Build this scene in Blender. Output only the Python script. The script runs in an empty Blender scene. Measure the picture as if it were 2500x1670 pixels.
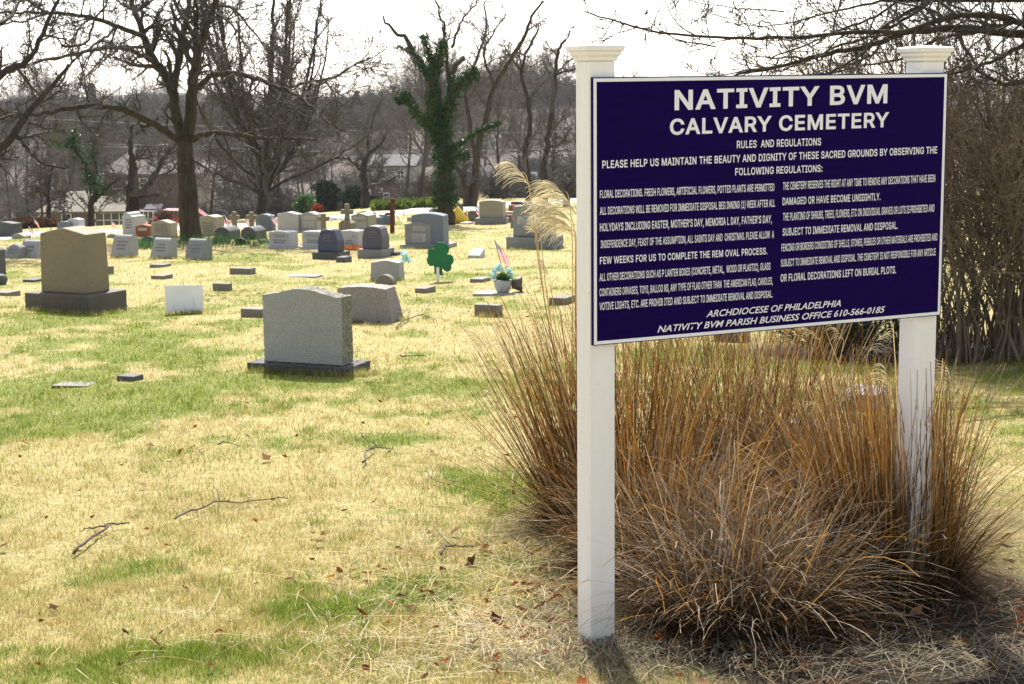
import bpy, math, random
import numpy as np
from mathutils import Vector, Matrix

# ------------------------------------------------------------------ camera
sc = bpy.context.scene
F, PITCH, ROLL, EYE = 4115.7, 0.153, -0.0094, 2.02      # focal length in photo pixels (2500 wide)
cp, sp_ = math.cos(PITCH), math.sin(PITCH)
R0, U0, FW = Vector((1, 0, 0)), Vector((0, sp_, cp)), Vector((0, cp, -sp_))
cr, sr = math.cos(ROLL), math.sin(ROLL)
CR, CU = R0 * cr + U0 * sr, R0 * (-sr) + U0 * cr
CAM = Vector((0, 0, EYE))
cam = bpy.data.objects.new('camera', bpy.data.cameras.new('camera'))
sc.collection.objects.link(cam)
M = Matrix.Identity(4)
for i in range(3):
    M[i][0], M[i][1], M[i][2], M[i][3] = CR[i], CU[i], -FW[i], CAM[i]
cam.matrix_world = M
cam.data.sensor_width = 36
cam.data.lens = F / 2500 * 36
cam.data.clip_start, cam.data.clip_end = 0.1, 6000
cam.data.dof.use_dof = True
cam.data.dof.focus_distance = 6.3
cam.data.dof.aperture_fstop = 20
sc.camera = cam

# ------------------------------------------------------------------ light
SUN_EL, SUN_AZ = math.radians(48), math.radians(-6)     # azimuth from +Y towards +X
w = bpy.data.worlds.new('World'); sc.world = w; w.use_nodes = True
nt = w.node_tree
sky = nt.nodes.new('ShaderNodeTexSky'); sky.sky_type = 'NISHITA'; sky.sun_disc = False
sky.sun_elevation = SUN_EL; sky.sun_rotation = SUN_AZ
sky.air_density, sky.dust_density, sky.ozone_density = 1.0, 1.2, 1.0
bg = nt.nodes['Background']; bg.inputs['Strength'].default_value = 0.125
hs_ = nt.nodes.new('ShaderNodeHueSaturation'); hs_.inputs['Saturation'].default_value = 0.4
nt.links.new(sky.outputs[0], hs_.inputs['Color']); nt.links.new(hs_.outputs[0], bg.inputs['Color'])
sun = bpy.data.objects.new('sun', bpy.data.lights.new('sun', 'SUN'))
sc.collection.objects.link(sun)
sun.data.energy, sun.data.angle, sun.data.color = 4.8, math.radians(0.55), (1, 0.95, 0.87)
sd = Vector((math.sin(SUN_AZ) * math.cos(SUN_EL), math.cos(SUN_AZ) * math.cos(SUN_EL), math.sin(SUN_EL)))
sun.rotation_euler = sd.to_track_quat('Z', 'Y').to_euler()
sun.location = (0, 20, 40)
sc.view_settings.view_transform = 'Standard'; sc.view_settings.look = 'None'
sc.view_settings.exposure = 1.14; sc.view_settings.gamma = 1
sc.cycles.use_denoising = True
sc.cycles.max_bounces = 6
sc.cycles.transparent_max_bounces = 6

# ------------------------------------------------------------------ terrain
def sst(a, b, x):
    t = np.clip((x - a) / (b - a), 0, 1); return t * t * (3 - 2 * t)
def zg(X, Y):
    X = np.asarray(X, float); Y = np.asarray(Y, float)
    Yc = np.clip(Y, -40, 205)
    z = -0.05 * (Yc - 5.85)
    q = np.clip(Yc - 45, 0, 160); z = z - 0.00009 * q * q
    z = z - 0.13 * np.clip(-X - 6, 0, 50) * sst(43, 105, Y)
    z = z + 9.0 * sst(235, 430, Y) + 3.5 * sst(235, 400, Y) * sst(20, 90, -X)
    z = z + (1.7 * np.sin(X * 0.021 + 1) + 1.3 * np.sin(X * 0.063 + 2) + 0.8 * np.sin(X * 0.15 + Y * 0.02) - 1.6) * sst(280, 400, Y)
    und = 0.035 * np.sin(X * 0.9 + 1.3 * np.sin(Y * 0.33)) * np.sin(Y * 0.55 + 0.4 * X) + 0.02 * np.sin(X * 2.3 + Y * 1.1)
    return z + und * sst(6.4, 9, Y)
def zgf(x, y): return float(zg(x, y))
def raydir(x, y):
    a, b = x - 1250, y - 835
    return (R0 * ((cr * a + sr * b) / F) - U0 * ((-sr * a + cr * b) / F) + FW)
def at(x, y, D):                       # the point seen at photo pixel (x, y), D metres along the view axis
    return CAM + raydir(x, y) * D
def gp(x, y):                          # the ground point seen at a photo pixel
    d = raydir(x, y); t = 4.0
    p = CAM + d * t
    while t < 900:
        p = CAM + d * t
        if p.z < zgf(p.x, p.y): break
        t *= 1.01
    lo, hi = t / 1.01, t
    for _ in range(25):
        m = (lo + hi) / 2; p = CAM + d * m
        if p.z < zgf(p.x, p.y): hi = m
        else: lo = m
    return Vector((p.x, p.y, zgf(p.x, p.y)))
def depth(p): return (Vector(p) - CAM).dot(FW)

# ------------------------------------------------------------------ noise in numpy
def vnoise(x, y, seed=0):
    xi, yi = np.floor(x).astype(np.int64), np.floor(y).astype(np.int64)
    fx, fy = x - xi, y - yi
    fx, fy = fx * fx * (3 - 2 * fx), fy * fy * (3 - 2 * fy)
    def h(a, b):
        n = (a * 374761393 + b * 668265263 + seed * 974711) & 0x7fffffff
        n = ((n ^ (n >> 13)) * 1274126177) & 0x7fffffff
        return ((n ^ (n >> 16)) & 0xffff) / 65535.0
    return (h(xi, yi) * (1 - fx) + h(xi + 1, yi) * fx) * (1 - fy) + (h(xi, yi + 1) * (1 - fx) + h(xi + 1, yi + 1) * fx) * fy
def fbm(x, y, seed=0, o=4):
    s, a, t = 0, 1, 0
    for k in range(o):
        s = s + a * vnoise(x * 2 ** k, y * 2 ** k, seed + k); t += a; a *= 0.55
    return s / t

# ------------------------------------------------------------------ objects
COL = sc.collection
def tag(o, label=None, cat=None, group=None, kind=None):
    if label: o['label'] = label
    if cat: o['category'] = cat
    if group: o['group'] = group
    if kind: o['kind'] = kind
    return o
def empty(name, loc, rz=0, **k):
    o = bpy.data.objects.new(name, None); COL.objects.link(o)
    o.location = loc; o.rotation_euler = (0, 0, rz); o.empty_display_size = 0.1
    return tag(o, **k)
def link(name, me, m=None, parent=None, loc=None, rz=0, **k):
    o = bpy.data.objects.new(name, me); COL.objects.link(o)
    if m is not None and len(me.materials) == 0: me.materials.append(m)
    if parent: o.parent = parent
    if loc is not None: o.location = loc
    if rz: o.rotation_euler = (0, 0, rz)
    return tag(o, **k)
def copy_tree(o, parent=None):
    c = o.copy(); COL.objects.link(c)
    if parent: c.parent = parent
    for ch in list(o.children): copy_tree(ch, c)
    return c
def bevel(o, wd=0.008, seg=2):
    b = o.modifiers.new('bevel', 'BEVEL'); b.width = wd; b.segments = seg; b.limit_method = 'ANGLE'; b.angle_limit = math.radians(40)
    return o

class MB:
    def __init__(s): s.v, s.f, s.mi, s.cur, s.c = [], [], [], 0, None
    def add(s, vs, fs):
        n = len(s.v); s.v.extend(vs)
        for f in fs: s.f.append(tuple(i + n for i in f)); s.mi.append(s.cur)
    def box(s, a, b):
        (x0, y0, z0), (x1, y1, z1) = a, b
        s.add([(x0, y0, z0), (x1, y0, z0), (x1, y1, z0), (x0, y1, z0), (x0, y0, z1), (x1, y0, z1), (x1, y1, z1), (x0, y1, z1)],
              [(3, 2, 1, 0), (4, 5, 6, 7), (0, 1, 5, 4), (1, 2, 6, 5), (2, 3, 7, 6), (3, 0, 4, 7)])
    def tube(s, pts, rad, n=6, cap=True):
        N = len(pts); b = len(s.v); px = None
        for i in range(N):
            p = pts[i]; q = pts[min(i + 1, N - 1)]; o = pts[max(i - 1, 0)]
            dx, dy, dz = q[0] - o[0], q[1] - o[1], q[2] - o[2]
            l = math.sqrt(dx * dx + dy * dy + dz * dz) or 1; dx, dy, dz = dx / l, dy / l, dz / l
            if px is None:
                px = (1, 0, 0) if abs(dx) < 0.7 else (0, 1, 0)
            t = px[0] * dx + px[1] * dy + px[2] * dz
            ax, ay, az = px[0] - t * dx, px[1] - t * dy, px[2] - t * dz
            l = math.sqrt(ax * ax + ay * ay + az * az) or 1; ax, ay, az = ax / l, ay / l, az / l
            px = (ax, ay, az)
            bx, by, bz = dy * az - dz * ay, dz * ax - dx * az, dx * ay - dy * ax
            r = rad[i]
            for k in range(n):
                c, q2 = COS[n][k] * r, SIN[n][k] * r
                s.v.append((p[0] + ax * c + bx * q2, p[1] + ay * c + by * q2, p[2] + az * c + bz * q2))
        for i in range(N - 1):
            for k in range(n):
                k2 = (k + 1) % n
                s.f.append((b + i * n + k, b + i * n + k2, b + (i + 1) * n + k2, b + (i + 1) * n + k)); s.mi.append(s.cur)
        if cap and n > 3:
            s.f.append(tuple(b + (N - 1) * n + k for k in range(n))); s.mi.append(s.cur)
            s.f.append(tuple(b + k for k in reversed(range(n)))); s.mi.append(s.cur)
    def lathe(s, prof, n=16, c=(0, 0, 0)):
        b = len(s.v)
        for r, z in prof:
            for k in range(n):
                a = 2 * math.pi * k / n; s.v.append((c[0] + r * math.cos(a), c[1] + r * math.sin(a), c[2] + z))
        for i in range(len(prof) - 1):
            for k in range(n):
                k2 = (k + 1) % n
                s.f.append((b + i * n + k, b + i * n + k2, b + (i + 1) * n + k2, b + (i + 1) * n + k)); s.mi.append(s.cur)
        s.f.append(tuple(b + (len(prof) - 1) * n + k for k in range(n))); s.mi.append(s.cur)
        s.f.append(tuple(b + k for k in reversed(range(n)))); s.mi.append(s.cur)
    def poly(s, out, y0, y1):           # outline in XZ (counter-clockwise seen from -Y) extruded along Y
        n = len(out)
        s.add([(x, y0, z) for x, z in out] + [(x, y1, z) for x, z in out],
              [tuple(range(n)), tuple(range(2 * n - 1, n - 1, -1))] + [(i, i + n, (i + 1) % n + n, (i + 1) % n) for i in range(n)])
    def mesh(s, name, smooth=False):
        me = bpy.data.meshes.new(name); me.from_pydata(s.v, [], s.f); me.update()
        if smooth: me.polygons.foreach_set('use_smooth', [True] * len(me.polygons))
        if any(s.mi): me.polygons.foreach_set('material_index', s.mi)
        return me
    def build(s, name, m, parent=None, smooth=False, **k):
        me = s.mesh(name, smooth)
        if isinstance(m, (list, tuple)):
            for x in m: me.materials.append(x)
            return link(name, me, None, parent, **k)
        return link(name, me, m, parent, **k)
COS = {n: [math.cos(2 * math.pi * k / n) for k in range(n)] for n in range(3, 17)}
SIN = {n: [math.sin(2 * math.pi * k / n) for k in range(n)] for n in range(3, 17)}

def np_mesh(name, V, faces, m, colors=None, attrs=None):
    """V (n,3), faces (m,k) of equal size, colors (n,3)"""
    me = bpy.data.meshes.new(name); V = np.asarray(V, np.float32); faces = np.asarray(faces, np.int32)
    k = faces.shape[1]
    me.vertices.add(len(V)); me.vertices.foreach_set('co', V.ravel())
    me.loops.add(faces.size); me.loops.foreach_set('vertex_index', faces.ravel())
    me.polygons.add(len(faces)); me.polygons.foreach_set('loop_start', np.arange(0, faces.size, k, dtype=np.int32))
    me.update(calc_edges=True)
    if colors is not None:
        a = me.color_attributes.new('tint', 'FLOAT_COLOR', 'POINT')
        c = np.ones((len(V), 4), np.float32); c[:, :3] = colors; a.data.foreach_set('color', c.ravel())
    for n, d in (attrs or {}).items():
        a = me.attributes.new(n, 'FLOAT', 'POINT'); a.data.foreach_set('value', np.asarray(d, np.float32))
    if m: me.materials.append(m)
    return me

# ------------------------------------------------------------------ materials
class NT:
    def __init__(s, name):
        s.m = bpy.data.materials.new(name); s.m.use_nodes = True; s.t = s.m.node_tree
        s.b = s.t.nodes['Principled BSDF']; s.out = s.t.nodes['Material Output']
    def n(s, typ, **k):
        x = s.t.nodes.new(typ)
        for a, v in k.items():
            if hasattr(x, a): setattr(x, a, v)
        return x
    def l(s, a, b): s.t.links.new(a, b)
    def noise(s, scale, detail=4, rough=0.6, vec=None):
        x = s.n('ShaderNodeTexNoise'); x.inputs['Scale'].default_value = scale; x.inputs['Detail'].default_value = detail; x.inputs['Roughness'].default_value = rough
        if vec is not None: s.l(vec, x.inputs['Vector'])
        return x.outputs['Fac']
    def ramp(s, fac, stops):
        x = s.n('ShaderNodeValToRGB'); e = x.color_ramp.elements
        while len(e) < len(stops): e.new(0.5)
        for q, (p, c) in zip(e, stops): q.position = p; q.color = (*c, 1) if len(c) == 3 else c
        s.l(fac, x.inputs[0]); return x.outputs[0]
    def mix(s, fac, a, b, mode='MIX'):
        x = s.n('ShaderNodeMix'); x.data_type = 'RGBA'; x.blend_type = mode
        for sock, v in ((x.inputs[0], fac), (x.inputs[6], a), (x.inputs[7], b)):
            if isinstance(v, (int, float)): sock.default_value = v
            elif isinstance(v, tuple): sock.default_value = (*v, 1)
            else: s.l(v, sock)
        return x.outputs[2]
    def bump(s, h, strength, dist=0.01):
        x = s.n('ShaderNodeBump'); x.inputs['Strength'].default_value = strength; x.inputs['Distance'].default_value = dist
        s.l(h, x.inputs['Height']); s.l(x.outputs[0], s.b.inputs['Normal'])
    def obj(s): return s.n('ShaderNodeTexCoord').outputs['Object']
    def pos(s): return s.n('ShaderNodeNewGeometry').outputs['Position']
    def set(s, **k):
        for a, v in k.items():
            q = s.b.inputs[{'rough': 'Roughness', 'spec': 'Specular IOR Level', 'metal': 'Metallic'}[a]]
            q.default_value = v
        return s
G3 = lambda c, k: tuple(x * k for x in c)

def plain(name, c, rough=0.6, var=0.25, scale=6, bump=0.0, spec=0.3):
    t = NT(name); v = t.obj(); f = t.noise(scale, 5, 0.65, v)
    t.l(t.ramp(f, [(0.3, G3(c, 1 - var)), (0.7, G3(c, 1 + var))]), t.b.inputs['Base Color'])
    t.set(rough=rough, spec=spec)
    if bump: t.bump(t.noise(scale * 8, 4, 0.6, v), bump)
    return t.m
def granite(name, c, spk=0.35, stain=0.35, stainc=None, rough=0.75, sscale=2.5, bump=0.25):
    t = NT(name); v = t.obj()
    f = t.noise(110, 2, 0.7, v); a = t.ramp(f, [(0.36, G3(c, 1 - spk)), (0.5, c), (0.64, G3(c, 1 + spk * 0.7))])
    g = t.noise(sscale, 6, 0.7, v); st = stainc or G3(c, 0.5)
    k = t.ramp(g, [(0.46, (0, 0, 0)), (0.72, (stain, stain, stain))])
    b = t.mix(k, a, st)
    h = t.noise(0.9, 2, 0.5, v); b = t.mix(t.ramp(h, [(0.3, (0, 0, 0)), (0.75, (0.25, 0.25, 0.25))]), b, G3(c, 0.7))
    t.l(b, t.b.inputs['Base Color']); t.set(rough=rough, spec=0.3)
    t.bump(t.noise(60, 4, 0.7, v), bump, 0.006); return t.m
def bark(name, c, scale=9):
    t = NT(name); v = t.obj()
    mp = t.n('ShaderNodeMapping'); mp.inputs['Scale'].default_value = (1, 1, 0.16); t.l(v, mp.inputs[0])
    f = t.noise(scale, 6, 0.75, mp.outputs[0]); g = t.noise(1.3, 3, 0.6, v)
    a = t.ramp(f, [(0.35, G3(c, 0.45)), (0.6, G3(c, 1.25))])
    a = t.mix(t.ramp(g, [(0.4, (0, 0, 0)), (0.75, (0.45, 0.45, 0.45))]), a, (c[0] * 1.05, c[1] * 1.2, c[2] * 0.75))
    t.l(a, t.b.inputs['Base Color']); t.set(rough=0.9, spec=0.15); t.bump(f, 0.9, 0.05); return t.m
def leafy(name, c=None, trans=0.5, attr=False, var=0.35, scale=1.5, gloss=0.0):
    t = NT(name)
    if attr:
        a = t.n('ShaderNodeAttribute'); a.attribute_name = 'tint'; col = a.outputs['Color']
    else:
        r = t.n('ShaderNodeNewGeometry').outputs['Random Per Island']
        col = t.ramp(r, [(0, G3(c, 1 - var)), (1, G3(c, 1 + var))])
    d = t.n('ShaderNodeBsdfDiffuse'); tr = t.n('ShaderNodeBsdfTranslucent'); mx = t.n('ShaderNodeMixShader')
    t.l(col, d.inputs[0]); t.l(col, tr.inputs[0]); mx.inputs[0].default_value = trans
    t.l(d.outputs[0], mx.inputs[1]); t.l(tr.outputs[0], mx.inputs[2]); o = mx.outputs[0]
    if gloss:
        gl = t.n('ShaderNodeBsdfGlossy'); gl.inputs['Roughness'].default_value = 0.28
        m2 = t.n('ShaderNodeMixShader'); m2.inputs[0].default_value = gloss
        t.l(o, m2.inputs[1]); t.l(gl.outputs[0], m2.inputs[2]); o = m2.outputs[0]
    t.l(o, t.out.inputs[0]); return t.m

MT = dict(
    tan=granite('tan_granite', (0.205, 0.17, 0.11), 0.25, 0.35), tanbase=granite('tan_granite_base', (0.095, 0.085, 0.068), 0.3, 0.5, sscale=5),
    gray=granite('gray_granite', (0.32, 0.315, 0.305), 0.42, 0.25, (0.13, 0.12, 0.08), sscale=9, bump=0.4),
    rockside=granite('lichen_rock_face', (0.24, 0.23, 0.18), 0.7, 0.7, (0.07, 0.07, 0.04), sscale=22, bump=0.9),
    darkbase=granite('dark_granite_base', (0.07, 0.067, 0.066), 0.5, 0.4, sscale=9, bump=0.7),
    white=granite('white_marble', (0.40, 0.405, 0.41), 0.12, 0.3, (0.28, 0.29, 0.28)),
    lgray=granite('pale_granite', (0.30, 0.297, 0.288), 0.25, 0.3),
    mgray=granite('mid_granite', (0.215, 0.22, 0.215), 0.25, 0.3), bgray=granite('blue_granite', (0.14, 0.165, 0.20), 0.25, 0.25),
    dgray=granite('dark_granite', (0.085, 0.088, 0.085), 0.3, 0.3), navy=granite('blue_black_granite', (0.045, 0.055, 0.10), 0.4, 0.2, rough=0.4),
    plum=granite('slate_granite', (0.085, 0.085, 0.105), 0.4, 0.2, rough=0.45),
    red=granite('red_granite', (0.24, 0.085, 0.045), 0.25, 0.2), beige=granite('beige_granite', (0.30, 0.275, 0.22), 0.2, 0.35, (0.15, 0.14, 0.09)),
    pinkrock=granite('rough_pink_granite', (0.245, 0.228, 0.205), 0.4, 0.35, sscale=9, bump=0.9),
    cross=granite('weathered_sandstone', (0.20, 0.175, 0.125), 0.3, 0.6, (0.10, 0.09, 0.06), sscale=6),
    slab=granite('marker_stone', (0.17, 0.155, 0.13), 0.35, 0.4, sscale=6), engr=plain('engraving', (0.15, 0.15, 0.147), 0.8),
    panel=plain('polished_panel', (0.36, 0.36, 0.345), 0.7, 0.08), black=plain('black_granite', (0.02, 0.02, 0.022), 0.35),
    bronze=plain('bronze_plate', (0.10, 0.09, 0.07), 0.5, 0.4, 20), rust=plain('rusty_iron', (0.11, 0.03, 0.018), 0.8, 0.4, 14, 0.3),
    vinyl=plain('white_vinyl', (0.78, 0.77, 0.77), 0.42, 0.03, 3), coro=plain('white_corrugated_plastic', (0.72, 0.73, 0.78), 0.5, 0.05, 5),
    letter=plain('white_vinyl_lettering', (0.74, 0.75, 0.80), 0.5, 0.03, 5), greenp=plain('green_paint', (0.008, 0.13, 0.048), 0.6, 0.1, 6),
    stake=plain('white_wood', (0.70, 0.68, 0.62), 0.7, 0.15, 30), yellow=plain('yellow_plastic', (0.62, 0.45, 0.04), 0.5, 0.12),
    bark=bark('bark', (0.056, 0.045, 0.030)), twig=plain('twig_bark', (0.060, 0.052, 0.045), 0.85, 0.3, 3), barkd=bark('dark_bark', (0.045, 0.036, 0.030)),
    twigg=plain('grey_twig_bark', (0.082, 0.070, 0.062), 0.85, 0.3, 0.5), stick=plain('fallen_wood', (0.10, 0.075, 0.055), 0.9, 0.4, 12),
    ivy=leafy('ivy_leaf', (0.020, 0.066, 0.008), 0.35, gloss=0.03, var=0.7), conifer=leafy('conifer_needles', (0.02, 0.045, 0.022), 0.2, var=0.5),
    laurel=leafy('laurel_leaf', (0.05, 0.13, 0.03), 0.35, var=0.5, gloss=0.04), redleaf=leafy('red_leaf', (0.30, 0.07, 0.03), 0.4, var=0.3),
    hedge=leafy('brown_hedge_leaf', (0.09, 0.055, 0.035), 0.3, var=0.5), bulb=leafy('bulb_leaf', (0.06, 0.12, 0.05), 0.45, var=0.3),
    brick=None)
def brickm(name, c1, c2):
    t = NT(name); v = t.obj(); b = t.n('ShaderNodeTexBrick'); t.l(v, b.inputs['Vector'])
    mp = t.n('ShaderNodeMapping'); mp.inputs['Rotation'].default_value = (math.pi / 2, 0, 0); t.l(v, mp.inputs[0]); t.l(mp.outputs[0], b.inputs['Vector'])
    b.inputs['Color1'].default_value = (*c1, 1); b.inputs['Color2'].default_value = (*c2, 1); b.inputs['Mortar'].default_value = (0.3, 0.27, 0.24, 1)
    b.inputs['Scale'].default_value = 4.5; b.inputs['Mortar Size'].default_value = 0.012
    t.l(b.outputs[0], t.b.inputs['Base Color']); t.set(rough=0.9); return t.m
MT['brick'] = brickm('red_brick', (0.115, 0.055, 0.045), (0.09, 0.045, 0.038))
MT['wallwhite'] = plain('white_siding', (0.27, 0.285, 0.31), 0.7, 0.06); MT['trim'] = plain('white_trim', (0.62, 0.62, 0.62), 0.6, 0.05)
MT['roofpink'] = plain('faded_shingles', (0.125, 0.105, 0.10), 0.9, 0.15, 4); MT['roofbeige'] = plain('beige_porch_roof', (0.13, 0.12, 0.092), 0.9, 0.08, 2)
MT['roofgray'] = plain('grey_shingles', (0.09, 0.09, 0.095), 0.9, 0.15, 4); MT['pane'] = plain('window_glass', (0.02, 0.028, 0.035), 0.08, 0.1, 1, spec=0.6)
MT['purple'] = plain('purple_awning_cloth', (0.035, 0.02, 0.06), 0.8); MT['carred'] = plain('red_car_paint', (0.30, 0.015, 0.035), 0.25, 0.03, spec=0.6)
MT['evergreen'] = leafy('evergreen_leaf', (0.018, 0.036, 0.02), 0.2, var=.6); MT['rubber'] = plain('rubber', (0.015, 0.015, 0.015), 0.8); MT['bin'] = plain('dark_bin_plastic', (0.015, 0.02, 0.024), 0.5)
MT['stem'] = plain('shrub_stem', (0.15, 0.112, 0.075), 0.8, 0.35, 2.5); MT['cover'] = leafy('cover_leaf', (0.085, 0.12, 0.03), 0.35, var=.5); t = NT('white_vinyl_post'); v = t.obj(); mp = t.n('ShaderNodeMapping'); mp.inputs['Scale'].default_value = (9, 9, 0.8); t.l(v, mp.inputs[0])
c0 = t.ramp(t.noise(1.6, 5, 0.7, mp.outputs[0]), [(0.35, (0.735, 0.725, 0.715)), (0.62, (0.79, 0.78, 0.785))])
sx0 = t.n('ShaderNodeSeparateXYZ'); t.l(v, sx0.inputs[0]); mr = t.n('ShaderNodeMapRange'); t.l(sx0.outputs[2], mr.inputs[0]); mr.inputs[1].default_value = 0.0; mr.inputs[2].default_value = 0.22; mr.inputs[3].default_value = 0.75; mr.inputs[4].default_value = 0.0
ms = t.n('ShaderNodeMath'); ms.operation = 'MULTIPLY'; t.l(mr.outputs[0], ms.inputs[0]); t.l(t.noise(26, 4, 0.75, v), ms.inputs[1])
c0 = t.mix(ms.outputs[0], c0, (0.30, 0.25, 0.19)); sp0 = t.ramp(t.noise(95, 2, 0.5, v), [(0.70, (0, 0, 0)), (0.74, (0.6, 0.6, 0.6))]); c0 = t.mix(sp0, c0, (0.35, 0.31, 0.26))
t.l(c0, t.b.inputs['Base Color']); t.set(rough=0.45, spec=0.3); MT['vinyl'] = t.m
MT['wire'] = plain('cable', (0.10, 0.10, 0.105), 0.6); MT['metal'] = plain('dark_metal', (0.05, 0.05, 0.05), 0.5)
# ------------------------------------------------------------------ ground
rng = np.random.default_rng(7); rnd = random.Random(11)
BLOBS = []
for (x, y, rx, ry, a) in [(200, 1635, 420, 75, .36), (160, 1030, 420, 32, .22), (250, 700, 200, 8, .15), (420, 870, 330, 14, .18), (720, 1600, 230, 60, .32), (650, 1085, 430, 38, .30), (120, 1040, 170, 25, .3), (1120, 955, 220, 30, .32),
        (720, 935, 200, 14, .36), (1150, 1190, 190, 50, .28), (90, 945, 130, 16, .25), (600, 640, 220, 9, .25), (640, 655, 160, 6, .2), (2420, 1010, 170, 110, .08), (500, 600, 90, 7, .35),
        (990, 1090, 130, 40, .25), (330, 990, 250, 30, .12), (2000, 880, 260, 40, .12), (150, 785, 130, 8, .3), (1250, 655, 160, 5, .25), (900, 1500, 200, 70, .12), (400, 1400, 300, 60, .08)]:
    p = gp(x, y); q = gp(x + rx, y); r = gp(x, y + ry); u = gp(x, y - ry)
    BLOBS.append((p.x, p.y, abs(q.x - p.x), abs(u.y - r.y) / 2, a))
def green(X, Y):
    g = fbm(X * 0.55 + 9, Y * 0.30 + 3, 3, 4) - 0.60 + (fbm(X * 2.4, Y * 1.7, 31, 4) - 0.5) * 0.75 + (fbm(X * 9, Y * 7, 41, 3) - 0.5) * 0.55
    nz = fbm(X * 1.6, Y * 1.3, 91, 3)
    for bx, by, rx, ry, a in BLOBS:
        g = g + 1.25 * a * (0.55 + 0.9 * nz) * np.exp(-((X - bx) / rx) ** 2 - ((Y - by) / ry) ** 2)
    g = g - 0.10 * np.clip((X - 2.2) / 1.5, 0, 1) * (Y > 6)
    return np.clip(g * 3.6 + 0.26, 0, 1)
def mulch_shade(X, Y):  # mulch, spread wider to paint in shade under the clumps and thicket
    def e(cx, cy, rx, ry): return np.exp(-(((X - cx) / rx) ** 2 + ((Y - cy) / ry) ** 2) ** 1.5)
    m = 1.3 * e(1.45, 6.1, 1.3, 1.05) + 0.8 * e(1.9, 5.6, 1.0, .7) + e(4.2, 15.6, 1.6, 1.5) + e(2.9, 15.5, 1.0, .8) + 0.85 * e(.35, 8.0, .5, .5) + e(1.5, 8.2, 1.0, 1.1)
    return np.clip(m + (fbm(X * 5, Y * 5, 77, 3) - 0.5) * 0.7 * (m > 0.08), 0, 1)
rows = np.concatenate([np.linspace(-30, 3, 12)[:-1], 3 * 1.0135 ** np.arange(0, 300), np.geomspace(3 * 1.0135 ** 300, 1500, 30)[1:]])
s_ = np.linspace(-1, 1, 261); s_ = np.sign(s_) * (0.45 * np.abs(s_) + 0.55 * np.abs(s_) ** 4)
GX = s_[None, :] * (np.abs(rows)[:, None] + 5) * 1.5; GY = np.repeat(rows[:, None], len(s_), 1)
GZ = zg(GX, GY); nr, ncol = GX.shape
idx = np.arange(nr * ncol).reshape(nr, ncol)
fc = np.stack([idx[:-1, :-1], idx[:-1, 1:], idx[1:, 1:], idx[1:, :-1]], -1).reshape(-1, 4)
t = NT('winter_lawn'); v = t.pos()
ag = t.n('ShaderNodeAttribute'); ag.attribute_name = 'green'; am = t.n('ShaderNodeAttribute'); am.attribute_name = 'mulch_shade'; aw = t.n('ShaderNodeAttribute'); aw.attribute_name = 'litter'
f1 = t.noise(14, 6, 0.75, v); f2 = t.noise(1.1, 4, 0.6, v); f3 = t.noise(70, 3, 0.7, v)
straw = t.ramp(f1, [(0.28, (0.17, 0.13, 0.05)), (0.55, (0.37, 0.31, 0.15)), (0.8, (0.52, 0.46, 0.26))])
straw = t.mix(t.ramp(f2, [(0.35, (0, 0, 0)), (0.7, (0.5, 0.5, 0.5))]), straw, (0.40, 0.315, 0.14))
grn = t.ramp(f1, [(0.3, (0.09, 0.115, 0.025)), (0.7, (0.22, 0.24, 0.06))])
mm = t.n('ShaderNodeMath'); mm.operation = 'MULTIPLY_ADD'; t.l(f3, mm.inputs[0]); mm.inputs[1].default_value = 0.9
m3 = t.n('ShaderNodeMath'); m3.operation = 'SUBTRACT'; t.l(ag.outputs['Fac'], m3.inputs[0]); m3.inputs[1].default_value = 0.45; t.l(m3.outputs[0], mm.inputs[2])
c = t.mix(t.ramp(mm.outputs[0], [(0.15, (0, 0, 0)), (0.8, (0.85, 0.85, 0.85))]), straw, grn)
c = t.mix(am.outputs['Fac'], c, t.ramp(f3, [(0.35, (0.010, 0.007, 0.005)), (0.65, (0.05, 0.036, 0.024))]))
c = t.mix(aw.outputs['Fac'], c, t.ramp(f2, [(0.3, (0.070, 0.057, 0.050)), (0.7, (0.135, 0.112, 0.097))]))
t.l(c, t.b.inputs['Base Color']); t.set(rough=0.95, spec=0.1); t.bump(f1, 0.6, 0.04)
MT['lawn'] = t.m
litter = np.clip(sst(185, 235, GY) + 0.0, 0, 1)
me = np_mesh('ground', np.stack([GX, GY, GZ], -1).reshape(-1, 3), fc, t.m, attrs=dict(green=green(GX, GY).ravel(), mulch_shade=mulch_shade(GX, GY).ravel(), litter=litter.ravel()))
me.polygons.foreach_set('use_smooth', [True] * len(me.polygons))
link('ground', me, kind='structure')

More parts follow.
